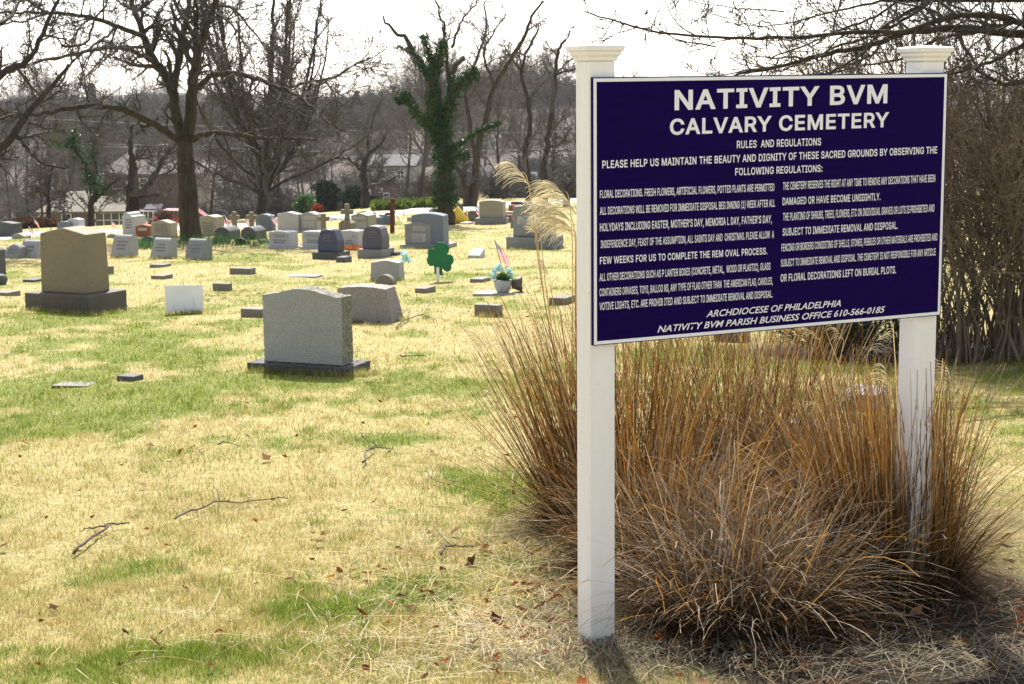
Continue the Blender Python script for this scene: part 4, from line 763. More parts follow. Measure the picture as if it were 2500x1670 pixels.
mb.v = [(x, y, max(z, -.05)) for x, y, z in mb.v]
mb.build('traffic_cone', T['yellow'], None, True, loc=p, label='yellow cone lying on its side by the foot of the ivy tree', cat='cone')

# ------------------------------------------------------------------ flags
t = NT('flag_cloth'); uv = t.n('ShaderNodeUVMap'); sep = t.n('ShaderNodeSeparateXYZ'); t.l(uv.outputs[0], sep.inputs[0])
def mth(op, a, b=None):
    x = t.n('ShaderNodeMath'); x.operation = op
    for i, v_ in enumerate((a, b)):
        if v_ is None: continue
        if isinstance(v_, (int, float)): x.inputs[i].default_value = v_
        else: t.l(v_, x.inputs[i])
    return x.outputs[0]
st = mth('LESS_THAN', mth('FRACT', mth('MULTIPLY', sep.outputs[1], 6.5)), .5)
can = mth('MULTIPLY', mth('LESS_THAN', sep.outputs[0], .42), mth('GREATER_THAN', sep.outputs[1], .4615))
fx = mth('SUBTRACT', mth('FRACT', mth('MULTIPLY', sep.outputs[0], 14.3)), .5); fy_ = mth('SUBTRACT', mth('FRACT', mth('MULTIPLY', sep.outputs[1], 9.3)), .5)
star = mth('LESS_THAN', mth('ADD', mth('MULTIPLY', fx, fx), mth('MULTIPLY', fy_, fy_)), .09)
c1 = t.mix(st, (.72, .70, .70), (.45, .02, .04)); c2 = t.mix(star, (.016, .02, .09), (.7, .7, .72)); cc = t.mix(can, c1, c2)
df = t.n('ShaderNodeBsdfDiffuse'); tr = t.n('ShaderNodeBsdfTranslucent'); mx = t.n('ShaderNodeMixShader'); mx.inputs[0].default_value = .45
t.l(cc, df.inputs[0]); t.l(cc, tr.inputs[0]); t.l(df.outputs[0], mx.inputs[1]); t.l(tr.outputs[0], mx.inputs[2]); t.l(mx.outputs[0], t.out.inputs[0]); MT['flag'] = t.m
def flag(label, x, yb, yt, lean=0.0, L=None, D=None, faded=False):
    """small stick flag; the cloth hangs limp from the pole's top"""
    p = gp(x, yb) if D is None else at(x, yb, D); s = depth(p) / F; h = (yb - yt) * s
    r = random.Random(int(x * 3 + yb)); rt = empty('small_flag', p, 0, label=label, cat='flag', group='small american flags')
    top = Vector((lean * h, 0, h)); mb = MB(); mb.tube([(0, 0, -.05), top], [.006, .005], 6); mb.build('pole', T['stick'], rt)
    fw = L or h * .62; fh = fw * .62; NX, NY = 12, 8; vs = []; uvs = []
    d = top.normalized(); ph = r.uniform(0, 6)
    for j in range(NY + 1):
        for i in range(NX + 1):
            u, v_ = i / NX, j / NY; droop = .95 * u
            pt = top * (1 - .02) - d * (fh * (1 - v_) * (1 - .25 * u)) + Vector((fw * .52 * u, .10 * fw * math.sin(u * 9 + ph + v_ * 2) * u ** .5, -fw * .80 * u * (1 - .15 * v_)))
            vs.append(tuple(pt)); uvs.append((u, v_))
    fs = [(j * (NX + 1) + i, j * (NX + 1) + i + 1, (j + 1) * (NX + 1) + i + 1, (j + 1) * (NX + 1) + i) for j in range(NY) for i in range(NX)]
    me = bpy.data.meshes.new('cloth'); me.from_pydata(vs, [], fs); ul = me.uv_layers.new(name='UVMap')
    for lp in me.loops: ul.data[lp.index].uv = uvs[lp.vertex_index]
    me.polygons.foreach_set('use_smooth', [True] * len(fs)); link('cloth', me, T['flag'], rt)
flag('striped flag with dark star field leaning left out of the flower pot', 1240, 700, 584, -.27, .36)
flag('small flag standing in the grass before the brown hedge, upper of two', 92, 566, 530, -.25)
flag('small pale flag low in the grass, just left of the tan monument top', 74, 583, 549, -.1)
flag('small flag peeking over the peak of the tan monument', 126, 580, 555, -.1)
flag('small flag standing alone between the tan monument and the pale hump topped headstone', 276, 568, 536, -.08)
flag('flag held at the back of the pale hump topped headstone', 350, 568, 519, -.12)
flag('flag left of the round topped twins and right of the short cross', 547, 572, 519, -.02)
flag('tiny flag beside the tall weathered cross', 565, 562, 536, 0)
flag('dark tiny flag between the two weathered crosses', 600, 566, 530, 0)
flag('flag at the right edge of the blue grey headstone', 665, 563, 522, -.06)
flag('faded pink flag left of the mauve grey headstone', 1140, 541, 511, -.05)
flag('faded pink flag right of the mauve grey headstone', 1164, 541, 508, -.05)
flag('small flag in the grass near the road right of the pump', 985, 536, 513, -.1)
flag('faded flag in the grass just right of the pump', 972, 545, 527, -.1)

# ------------------------------------------------------------------ flowers
def puff(mb, c, r, n, rr):
    for _ in range(n):
        d = Vector((rr.gauss(0, 1), rr.gauss(0, 1), rr.gauss(0, 1))).normalized(); q = c + d * r * rr.uniform(.55, 1); a = d.orthogonal().normalized(); b = d.cross(a)
        k = r * rr.uniform(.28, .42); an = rr.uniform(0, 3); a, b = a * math.cos(an) + b * math.sin(an), b * math.cos(an) - a * math.sin(an)
        mb.add([tuple(q + a * k), tuple(q + b * k + d * k * .3), tuple(q - a * k), tuple(q - b * k + d * k * .3)], [(0, 1, 2, 3)])
MT['aqua'] = leafy('aqua_petals', (.56, .76, .74), .4, var=.25)
p = gp(1228, 716); s = depth(p) / F; rr = random.Random(5)
fl = empty('flower_pot', p, 0, label='whitish pot of pale aqua artificial flowers on a flush slab', cat='flower pot')
mb = MB(); mb.lathe([(.07, 0), (.10, .05), (.12, .12), (.125, .17), (.11, .185)], 16); mb.v = [(x * (1 + .08 * math.sin(6 * math.atan2(y, x))), y * (1 + .08 * math.sin(6 * math.atan2(y, x))), z) for x, y, z in mb.v]; mb.build('pot', T['white'], fl, True)
mb = MB()
for _ in range(110):
    a = rr.uniform(0, 6.28); el = rr.uniform(.3, 1.4); L = rr.uniform(.10, .21); d = Vector((math.cos(a) * math.cos(el), math.sin(a) * math.cos(el), math.sin(el))); o = Vector((0, 0, .16)); w_ = d.orthogonal().normalized() * .016
    q = o + d * L * .6; e = o + d * L + Vector((0, 0, -.05)); mb.add([tuple(o), tuple(q + w_), tuple(e), tuple(q - w_)], [(0, 1, 2, 3)])
mb.build('leaves', T['laurel'], fl)
for zx, zy, r in [(1450, 865, 30), (1420, 885, 26), (1490, 880, 28), (1470, 845, 24), (1415, 930, 30), (1400, 955, 22), (1570, 895, 28), (1582, 935, 30), (1560, 940, 24)]:
    mb = MB(); puff(mb, Vector(((zx - 1505) / 4.119 * s, rr.uniform(-.05, .05), (1085 - zy) / 4.119 * s + .05)), r / 4.119 * s * 1.15, 70, rr); mb.build('bloom', T['aqua'], fl)
p2 = gp(1242, 714); mb = MB()
mb.lathe([(.07, 0), (.09, .08), (.125, .16), (.115, .165), (.02, .10)], 16); mb.v = [(z * .9 + .04, y, .12 + x * .95) for x, y, z in mb.v]
mb.build('plant_pot', T['bronze'], None, True, loc=p2, label='dark round pot tipped on its side beside the aqua flowers', cat='pot')
p = gp(985, 668); mb = MB(); rr = random.Random(9)
for _ in range(5): puff(mb, Vector((rr.uniform(-.05, .09), .35, rr.uniform(.15, .34))), .06, 40, rr)
mb.build('flower_bunch', T['aqua'], None, loc=p, label='blue green flowers showing behind the plain grey headstone', cat='flowers')
# ------------------------------------------------------------------ trees
def rot(d, ang, az):
    d = d.normalized(); a = d.orthogonal().normalized(); b = d.cross(a)
    return (d * math.cos(ang) + (a * math.cos(az) + b * math.sin(az)) * math.sin(ang)).normalized()
def grow(mb, p, d, L, r, lv, P, rr, r_end=None):
    """one branch and, recursively, what grows on it"""
    n = P['seg'][lv]; pts = [p]; rad = [r]; re = r * P['tip'][lv]; wob = P['wob'][lv]; up = P['up'][lv]
    for i in range(n):
        d = (d + Vector((rr.gauss(0, wob), rr.gauss(0, wob), rr.gauss(0, wob) + up))).normalized()
        p = p + d * (L / n); pts.append(p); rad.append(max(r + (re - r) * (i + 1) / n, P['rmin']))
    mb.tube([tuple(q) for q in pts], rad, P['sid'][lv], cap=False)
    kids(mb, pts, rad, L, lv, P, rr)
def kids(mb, pts, rad, L, lv, P, rr, cnt=None, t0=None):
    if lv + 1 >= len(P['seg']): return
    c = P['cnt'][lv] if cnt is None else cnt; t0 = P['t0'][lv] if t0 is None else t0; n = len(pts) - 1
    k = int(c) + (rr.random() < c - int(c))
    for j in range(k):
        t = t0 + (1 - t0) * (j + rr.random()) / k; f = min(t * n, n - 1e-4); i = int(f); q = pts[i].lerp(pts[i + 1], f - i)
        dd = rot(pts[i + 1] - pts[i], math.radians(rr.uniform(*P['ang'][lv])), rr.uniform(0, 6.283))
        r0 = rad[i] * rr.uniform(.45, .68); grow(mb, q, dd, L * P['rat'][lv] * (1.15 - .6 * t) * rr.uniform(.7, 1.2), r0, lv + 1, P, rr)
P_OAK = dict(seg=[7, 6, 5, 4, 3], tip=[.35, .3, .3, .35, .5], wob=[.07, .16, .2, .24, .25], up=[.02, .02, .02, .02, .0], sid=[8, 5, 4, 3, 3], cnt=[11, 8, 7, 4], t0=[.28, .2, .12, .1], ang=[(35, 70), (30, 60), (30, 65), (25, 60)], rat=[.62, .52, .5, .5], rmin=.011)
P_VASE = dict(P_OAK, ang=[(18, 38), (18, 42), (25, 50), (25, 55)], up=[.03, .06, .05, .02, 0], t0=[.18, .15, .12, .1], rat=[.75, .52, .5, .5])
P_THIN = dict(P_OAK, cnt=[13, 6, 5, 3], ang=[(30, 60), (30, 55), (30, 60), (25, 60)], rat=[.36, .5, .5, .5], t0=[.35, .2, .15, .1])
def proto_tree(h, r, P, seed, lean=0.0):
    rr = random.Random(seed); tr, cr_ = MB(), MB(); n = P['seg'][0]; p = Vector((0, 0, -.4)); d = Vector((lean, 0, 1)).normalized(); pts = [p]; rad = [r * 1.35]
    for i in range(n):
        d = (d + Vector((rr.gauss(0, P['wob'][0]), rr.gauss(0, P['wob'][0]), .04))).normalized(); p = p + d * (h * .86 / n); pts.append(p); rad.append(r * (1 - .78 * (i + 1) / n))
    tr.tube([tuple(q) for q in pts], rad, 9); kids(cr_, pts, rad, h, 0, P, rr); return tr, cr_
def tree(name, label, loc, h, r, P, seed, bm, tm, lean=0.0, group=None, rz=0.0):
    a, b = proto_tree(h, r, P, seed, lean); rt = empty(name, loc, rz, label=label, cat='tree', group=group)
    a.build('trunk', bm, rt, True); b.build('crown', tm, rt); return rt
def traced(mbs, limbs, D, k, seed, jit=1.0):
    """limbs: [(list of (x, y), (width px at start, at end), depth drift)] in photo pixels around depth D"""
    rr = random.Random(seed); out = []
    for pts, (w0, w1), dz in limbs:
        P3 = []; n = len(pts)
        P3 = [at(x, y, D + dz * (i / max(1, n - 1)) ** 1.2) for i, (x, y) in enumerate(pts)]
        Q = []                            # Catmull-Rom
        for i in range(n - 1):
            a, b, c, d = P3[max(i - 1, 0)], P3[i], P3[i + 1], P3[min(i + 2, n - 1)]
            for q in range(4):
                t = q / 4; Q.append(.5 * ((2 * b) + (c - a) * t + (2 * a - 5 * b + 4 * c - d) * t * t + (3 * b - a - 3 * c + d) * t ** 3))
        Q.append(P3[-1]); m = len(Q); s = D / F
        Q = [Q[0]] + [q + Vector((rr.gauss(0, 1), rr.gauss(0, 1), rr.gauss(0, 1))) * s * 1.6 * jit for q in Q[1:]]
        rad = [(w0 + (w1 - w0) * i / (m - 1)) / 2 * s for i in range(m)]
        out.append((Q, rad))
    return out
def plen(Q): return sum((Q[i + 1] - Q[i]).length for i in range(len(Q) - 1))
z4 = lambda L: [(x / 3.136, y / 3.136) for x, y in L]
z5 = lambda L: [(600 + x / 2.863, y / 2.863) for x, y in L]
# --- the big tree
base = gp(466, 585); D = depth(base)
P_BIG = dict(seg=[6, 6, 5, 4], tip=[.3, .3, .35, .5], wob=[.12, .2, .22, .25], up=[.03, .03, .02, 0], sid=[6, 5, 4, 3], cnt=[8, 7, 5], t0=[.15, .12, .1], ang=[(35, 70), (30, 65), (25, 60)], rat=[.5, .48, .5], rmin=.006)
big = empty('large_bare_tree', base, 0, label='big forked bare tree with thick dark trunk standing among the slanted headstones', cat='tree')
mt = MB(); mc = MB(); rr = random.Random(3)
def off(Q, o): return [q - o for q in Q]
TR = [([(467, 590), (466, 572), (462, 540), (459, 480), (455, 420), (452, 370), (450, 335)], (56, 38), 0)]
LIMBS = [(z4([(1405, 1080), (1360, 900), (1330, 720), (1265, 580), (1160, 420), (1100, 270), (1050, 130), (1010, 0), (985, -200), (990, -420)]), (30, 7), 1.5),
    (z4([(1330, 680), (1355, 560), (1395, 350), (1420, 180), (1450, 0), (1440, -260), (1400, -500)]), (19, 6), 2.5),
    (z4([(1440, 1060), (1462, 800), (1490, 560), (1510, 400), (1570, 230), (1640, 60), (1680, -140), (1760, -420)]), (32, 7), -1.2),
    (z4([(1505, 420), (1500, 250), (1507, 100), (1500, -60), (1530, -350)]), (15, 5), -2), (z4([(1500, 330), (1440, 180), (1370, 80), (1320, -30), (1240, -300)]), (13, 5), 2),
    (z4([(1400, 1090), (1330, 1050), (1200, 960), (1050, 880), (900, 830), (720, 810), (500, 840), (300, 870), (120, 890), (40, 865), (-60, 800), (-300, 700)]), (19, 5), -5),
    (z4([(1215, 500), (1100, 430), (1000, 385), (880, 370), (700, 385), (500, 430), (330, 465), (160, 520), (0, 575), (-250, 650)]), (13, 4), 3.5),
    (z4([(1110, 290), (1000, 240), (900, 200), (750, 150), (600, 120), (400, 105), (200, 95), (0, 95), (-300, 120)]), (14, 4), -3),
    (z4([(890, 210), (800, 290), (700, 360), (560, 470), (430, 620), (300, 720), (120, 830)]), (7, 3), -5), (z4([(380, 105), (260, 40), (150, -60), (60, -140)]), (6, 3), -3), (z4([(350, 110), (200, 160), (60, 180), (-100, 230)]), (6, 3), -3),
    (z4([(1470, 1070), (1560, 1025), (1700, 1015), (1900, 1045), (2050, 1060), (2200, 1058), (2320, 1055), (2420, 1075)]), (15, 5), -4),
    (z4([(1520, 680), (1600, 590), (1700, 565), (1800, 560), (1950, 600), (2080, 650), (2200, 690), (2320, 760), (2420, 850), (2520, 940), (2640, 1010)]), (15, 4), -5),
    (z4([(2190, 690), (2360, 630), (2560, 590), (2700, 500), (2830, 450), (2960, 360)]), (7, 2), -5), (z4([(1630, 90), (1750, 160), (1850, 290), (1920, 420), (1960, 560)]), (7, 2), -5),
    (z4([(1650, 30), (1800, 80), (1900, 200), (2010, 330), (2100, 480)]), (8, 3), 3), (z4([(1340, 940), (1290, 900), (1260, 850), (1300, 790)]), (6, 3), -1),
    (z4([(1190, 955), (1120, 962), (1080, 975)]), (9, 8), -1), (z4([(1030, 80), (950, 40), (880, -10), (700, -120)]), (8, 3), 2), (z4([(960, 200), (955, 60), (965, -80)]), (3, 2), -3), (z4([(960, 210), (950, 360), (935, 520)]), (2.5, 1.5), -3),
    (z4([(1200, 480), (1130, 380), (1020, 350), (930, 350)]), (4, 2), -2), (z4([(1500, 1240), (1640, 1320), (1800, 1380), (1960, 1460)]), (6, 2), -3)]
for Q, rad in traced(None, TR, D, 1, 1, .5): mt.tube([tuple(q) for q in off(Q, base)], rad, 14)
tl = traced(None, LIMBS, D, 1, 2)
for i, (Q, rad) in enumerate(tl):
    Q = off(Q, base); mt.tube([tuple(q) for q in Q], rad, 9); L = plen(Q)
    if L > .8: kids(mc, Q, rad, min(L, 5) * .62, 0, dict(P_BIG, ang=[(35, 75)] + P_BIG['ang'][1:]), rr, cnt=max(3, L * 2.6), t0=.22)
mt.build('trunk', MT['bark'], big, True); mc.build('crown', MT['twig'], big)
print('big tree verts', len(mc.v))
# --- bare tree with its trunk beyond the left edge
LL = [([(-160, 560), (-150, 470), (-120, 420), (-70, 380), (0, 362), (58, 292), (112, 225), (170, 158)], (40, 8), 0), ([(-150, 480), (-110, 330), (-60, 240), (20, 170), (64, 150), (105, 80), (140, 0), (170, -90)], (26, 6), 1.5),
    ([(40, 330), (58, 355), (100, 395), (158, 412)], (8, 4), 0), ([(70, 300), (110, 312), (160, 322)], (6, 3), 1), ([(150, 110), (207, 105), (230, 50), (262, 0), (270, -60)], (7, 4), 2), ([(-60, 250), (-20, 290), (30, 280)], (14, 6), 1), ([(0, 60), (28, 40), (46, 0), (60, -60)], (9, 6), 2), ([(64, 0), (100, 20), (116, 30)], (5, 3), 2), ([(96, 103), (140, 82), (182, 78)], (5, 2), 1)]
b2 = gp(-160, 600); D2 = 34.0; lt = empty('bare_tree', (b2.x, b2.y, b2.z), 0, label='bare tree leaning in from beyond the left edge of the photo', cat='tree')
o2 = Vector(b2); m1, m2 = MB(), MB(); rr = random.Random(8)
for Q, rad in traced(None, LL, D2, 1, 5):
    Q = off(Q, o2); m1.tube([tuple(q) for q in Q], rad, 8); L = plen(Q); kids(m2, Q, rad, min(L, 4) * .6, 0, P_BIG, rr, cnt=L * 2.2, t0=.15)
q0 = at(-160, 560, D2) - o2; m1.tube([(q0.x, q0.y, -.4), (q0.x, q0.y, q0.z * .5), tuple(q0)], [.24, .19, .165], 10)
m1.build('trunk', MT['barkd'], lt, True); m2.build('crown', MT['twig'], lt)
# --- fine multi-stemmed tree
b3 = gp(641, 524); D3 = 62.0; b3 = at(641, 528, D3); b3.z = zgf(b3.x, b3.y)
ft = empty('broad_bare_tree', b3, 0, label='broad bare tree with many fine upswept stems right of the big trunk', cat='tree'); m1, m2 = MB(), MB(); rr = random.Random(21)
LF = [([(641, 535), (640, 500), (643, 450), (648, 390), (655, 320), (660, 240), (663, 140), (667, 40), (670, -90)], (28, 6), 0)]
for x in range(17):
    t_ = rr.uniform(.0, .55); yb = 470 - t_ * 330; sgn = -1 if x % 2 else 1; sp2 = rr.uniform(35, 190) * (1 - .3 * t_)
    LF.append(([(645 + sgn * 4, yb), (645 + sgn * (10 + sp2 * .45), yb - 70 + rr.uniform(-20, 20)), (645 + sgn * (10 + sp2 * .8), yb - 170), (645 + sgn * (12 + sp2), yb - 270 - rr.uniform(0, 60)), (645 + sgn * (14 + sp2 * 1.05), yb - 400)], (rr.uniform(8, 13), 3), rr.uniform(-4, 4)))
LF += [([(640, 478), (600, 452), (560, 440), (520, 420)], (9, 3), -2), ([(650, 470), (700, 440), (770, 410), (840, 372), (900, 330)], (9, 2), -2), ([(636, 470), (600, 425), (585, 400), (520, 372)], (6, 2), 2), ([(652, 440), (690, 400), (740, 345), (800, 300)], (8, 2), 2)]
P_FINE = dict(P_BIG, ang=[(16, 42), (18, 45), (20, 45)], up=[.06, .05, .04, .02], cnt=[8, 6, 4], rmin=.010)
for Q, rad in traced(None, LF, D3, 1, 6):
    Q = off(Q, b3); m1.tube([tuple(q) for q in Q], rad, 7); L = plen(Q); kids(m2, Q, rad, min(L, 6) * .55, 0, P_FINE, rr, cnt=L * 2.3, t0=.12)
m1.build('trunk', MT['barkd'], ft, True); m2.build('crown', MT['twigg'], ft); print('fine tree verts', len(m2.v))
# --- ivy clad trees
def leaves_on(mb, Q, rad, thick, n, size, rr, sag=.3):
    L = [0]
    for i in range(len(Q) - 1): L.append(L[-1] + (Q[i + 1] - Q[i]).length)
    for _ in range(n):
        f = rr.random() * (len(Q) - 1.001); i = int(f); q = Q[i].lerp(Q[i + 1], f - i); R = rad[i] + thick * (0.35 + rr.random() ** .6) * (.6 + .8 * (.5 + .5 * math.sin(f * 2.7 + i)))
        d = rot(Q[i + 1] - Q[i], 1.57, rr.uniform(0, 6.283)); c = q + d * R
        nrm = (d + Vector((rr.gauss(0, .5), rr.gauss(0, .5), rr.gauss(.35, .5)))).normalized(); a = nrm.orthogonal().normalized(); b = nrm.cross(a); an = rr.uniform(0, 6.28); a, b = a * math.cos(an) + b * math.sin(an), b * math.cos(an) - a * math.sin(an); s = size * rr.uniform(.6, 1.3)
        mb.add([tuple(c + a * s), tuple(c + b * s * .7), tuple(c - a * s * .8), tuple(c - b * s * .7)], [(0, 1, 2, 3)])
b4 = gp(1087, 548); D4 = depth(b4)
iv = empty('ivy_clad_tree', b4, 0, label='broken topped tree thickly wrapped in dark green ivy, tallest of its kind', cat='tree'); m1, m2, m3 = MB(), MB(), MB(); rr = random.Random(33)
IV = [(z5([(1405, 1575), (1400, 1500), (1393, 1400), (1388, 1300), (1380, 1100), (1370, 950), (1350, 780)]), (46, 26), 0, .16, 5200),
    (z5([(1350, 800), (1325, 650), (1300, 550), (1250, 480), (1180, 390), (1120, 270), (1060, 235), (985, 165), (960, 110)]), (22, 4), .8, .07, 1500), (z5([(1320, 640), (1310, 500), (1300, 420), (1270, 350), (1230, 240)]), (15, 4), -.5, .13, 1100),
    (z5([(1310, 520), (1345, 430), (1365, 360), (1375, 285)]), (13, 10), -.8, .15, 1100), (z5([(1370, 960), (1290, 900), (1230, 820), (1170, 760), (1120, 670), (1085, 668), (1068, 705)]), (14, 6), -1, .16, 2200),
    (z5([(1375, 950), (1400, 850), (1430, 720), (1480, 590), (1560, 540), (1615, 495)]), (20, 8), -.6, .2, 2600), (z5([(1400, 1080), (1440, 1045), (1500, 1000), (1620, 930), (1700, 885), (1775, 855)]), (9, 3), -1.2, .07, 1300),
    (z5([(1400, 820), (1440, 640), (1440, 500), (1480, 445), (1530, 402)]), (22, 12), 1, .05, 300), (z5([(1420, 520), (1400, 350), (1388, 200), (1340, 60), (1310, -60)]), (10, 3), 1.5, 0, 0), (z5([(1440, 330), (1480, 220), (1520, 120), (1600, 30), (1680, -40)]), (7, 3), 1.5, 0, 0), (z5([(1400, 1200), (1440, 1120), (1500, 1080), (1545, 1090)]), (9, 3), -1, .17, 900), (z5([(1340, 1000), (1310, 900), (1300, 760), (1290, 650)]), (12, 6), -.8, .16, 1500),
    (z5([(1060, 330), (1110, 345), (1150, 360)]), (4, 5), .5, .02, 60)]
for (pts, wd, dz, th, n), (Q, rad) in zip(IV, traced(None, [(a, b, c) for a, b, c, d, e in IV], D4, 1, 7)):
    Q = off(Q, b4); m1.tube([tuple(q) for q in Q], rad, 9)
    if n: e_ = len(Q) if abs(wd[0] - 22) > .1 or th > .06 and th != .07 else int(len(Q) * .6); leaves_on(m2, Q[6 if wd[0] > 40 else 0:e_], rad[6 if wd[0] > 40 else 0:e_], th * .66, int(n * 1.3), .032, rr)
    if th < .03: kids(m3, Q, rad, min(plen(Q), 4) * .6, 0, P_BIG, rr, cnt=9, t0=.2)
m1.build('trunk', MT['bark'], iv, True); m2.build('ivy', MT['ivy'], iv); m3.build('crown', MT['twigg'], iv)
D5 = 66.0; b5 = at(222, 556, D5); b5.z = zgf(b5.x, b5.y)
iv2 = empty('small_ivy_clad_tree', b5, 0, label='small crooked tree with ivy clumps before the porch of the brick house', cat='tree'); m1, m2, m3 = MB(), MB(), MB()
zB = lambda L: [(80 + x / 5.87, 340 + y / 5.87) for x, y in L]
IV2 = [(zB([(810, 1330), (830, 1100), (860, 900), (900, 780), (890, 650), (800, 480), (740, 360), (650, 200), (560, 60), (540, -60)]), (17, 6), 0, .22, 1000), (zB([(880, 560), (900, 400), (860, 220), (880, 60), (930, -20)]), (10, 4), 1, .2, 650), (zB([(880, 880), (960, 800), (1060, 700), (1180, 600), (1230, 540)]), (10, 3), -1, .03, 50), (zB([(820, 1000), (760, 920), (700, 860)]), (8, 3), 1, 0, 0), (zB([(560, 80), (450, 60), (330, 60), (250, 20)]), (5, 2), -1, .22, 330), (zB([(560, 120), (600, 20), (570, -70)]), (6, 3), 0, .28, 700), (zB([(850, 560), (820, 650), (960, 700), (1010, 700)]), (6, 3), -1, .3, 800)]
for (pts, wd, dz, th, n), (Q, rad) in zip(IV2, traced(None, [(a, b, c) for a, b, c, d, e in IV2], D5, 1, 9)):
    Q = off(Q, b5); m1.tube([tuple(q) for q in Q], rad, 8)
    if n: leaves_on(m2, Q[8 if wd[0] > 15 else 0:], rad, th * .8, int(n * .6), .045, rr)
    kids(m3, Q, rad, min(plen(Q), 3) * .7, 0, P_BIG, rr, cnt=7, t0=.2)
m1.build('trunk', MT['barkd'], iv2, True); m2.build('ivy', MT['ivy'], iv2); m3.build('crown', MT['twigg'], iv2)
# --- dark forked tree and small bushy tree before the brick house
for nm, lab, D6, bx, by, LM, mat_ in [('forked_bare_tree', 'dark low forked tree before the white windows of the brick house', 72, 322, 552, [(zB([(1400, 1250), (1400, 1000), (1390, 840), (1400, 640), (1420, 400), (1410, 200), (1400, 0), (1430, -200)]), (26, 7), 0), (zB([(1420, 880), (1560, 760), (1700, 600), (1800, 420), (1850, 300), (1980, 150), (2060, 30)]), (18, 6), 1.5), (zB([(1380, 760), (1300, 700), (1180, 760), (1060, 800)]), (7, 3), -1), (zB([(1430, 310), (1560, 220), (1680, 120)]), (6, 2), -1), (zB([(1500, 840), (1700, 800), (1850, 780), (2000, 740)]), (7, 3), -2), (zB([(1820, 330), (1740, 240), (1640, 180)]), (5, 2), 2), (zB([(1220, 540), (1120, 430), (1030, 400)]), (5, 3), 2)], 'barkd'),
        ('crooked_bare_tree', 'small crooked bare tree above the brown hedge', 66, 122, 545, [(zB([(220, 1250), (230, 1000), (210, 860), (230, 700), (250, 500), (320, 380)]), (11, 4), 0), (zB([(220, 830), (130, 760), (50, 720), (-40, 650)]), (7, 3), 0), (zB([(220, 780), (180, 650), (130, 560)]), (6, 3), 1), (zB([(240, 900), (330, 850), (410, 810)]), (4, 2), -1)], 'barkd'),
        ('twin_trunk_tree', 'bare tree with two tall trunks close together right of the ivy trunk', 78, 1150, 510, [(z5([(1535, 1460), (1545, 1330), (1520, 1230), (1480, 1180), (1440, 1060)]), (20, 12), 0), (z5([(1590, 1460), (1600, 1250), (1610, 1100), (1660, 900), (1700, 720), (1760, 560), (1850, 420), (1950, 260), (2000, 120), (2080, 0)]), (22, 5), 1), (z5([(1605, 1100), (1560, 850), (1540, 650), (1590, 480), (1640, 350), (1680, 200), (1670, 0)]), (12, 4), 2), (z5([(1740, 600), (1690, 480), (1660, 360), (1720, 250), (1820, 90)]), (8, 3), -1)], 'bark'),
        ('curved_bare_tree', 'tall bare tree with slightly curved trunk behind the feathery plumes', 84, 1292, 498, [(z5([(1985, 1425), (1975, 1250), (1960, 1050), (1985, 900), (1970, 700), (1930, 520), (1960, 380), (2050, 200)]), (17, 5), 0), (z5([(1970, 720), (2060, 600), (2200, 480), (2300, 400)]), (7, 3), 1), (z5([(1940, 500), (1860, 420), (1800, 300)]), (6, 3), -1)], 'barkd'),
        ('leaning_bare_tree', 'tall bare tree left of the white sign post, leaning limbs', 80, 1330, 498, [(z5([(2090, 1420), (2085, 1200), (2100, 1050), (2120, 900), (2150, 700), (2165, 520), (2190, 350), (2240, 280)]), (18, 6), 0), (z5([(2120, 1030), (2200, 1000), (2260, 900)]), (8, 4), 1), (z5([(2240, 1420), (2250, 1300), (2300, 1220), (2380, 1100)]), (16, 8), 1), (z5([(2165, 520), (2250, 500), (2320, 480)]), (5, 2), -1)], 'barkd'),
        ('dark_bare_tree', 'dark crooked bare tree before the brick house with the terrace', 88, 893, 500, [(z5([(830, 1440), (835, 1300), (815, 1200), (850, 1080), (940, 1010), (1000, 900)]), (19, 5), 0), (z5([(840, 1300), (920, 1250), (960, 1150)]), (8, 3), 1), (z5([(820, 1210), (740, 1130), (660, 1100)]), (7, 3), -1), (z5([(850, 1310), (980, 1260), (1060, 1230)]), (6, 2), -1), (z5([(850, 1080), (860, 950), (900, 800), (960, 640)]), (8, 3), 2)], 'barkd')]:
    bb = at(bx, by, D6); bb.z = zgf(bb.x, bb.y); rt = empty(nm, bb, 0, label=lab, cat='tree'); m1, m3 = MB(), MB()
    for Q, rad in traced(None, LM, D6, 1, int(bx)):
        Q = off(Q, bb)
        if Q[0].z < 1.5: Q = [Vector((Q[0].x, Q[0].y, -.4))] + Q; rad = [rad[0] * 1.15] + rad
        m1.tube([tuple(q) for q in Q], rad, 8); kids(m3, Q, rad, min(plen(Q), 6) * .62, 0, dict(P_BIG, rmin=.011), rr, cnt=10, t0=.2)
    m1.build('trunk', MT[mat_], rt, True); m3.build('crown', MT['twigg'], rt)
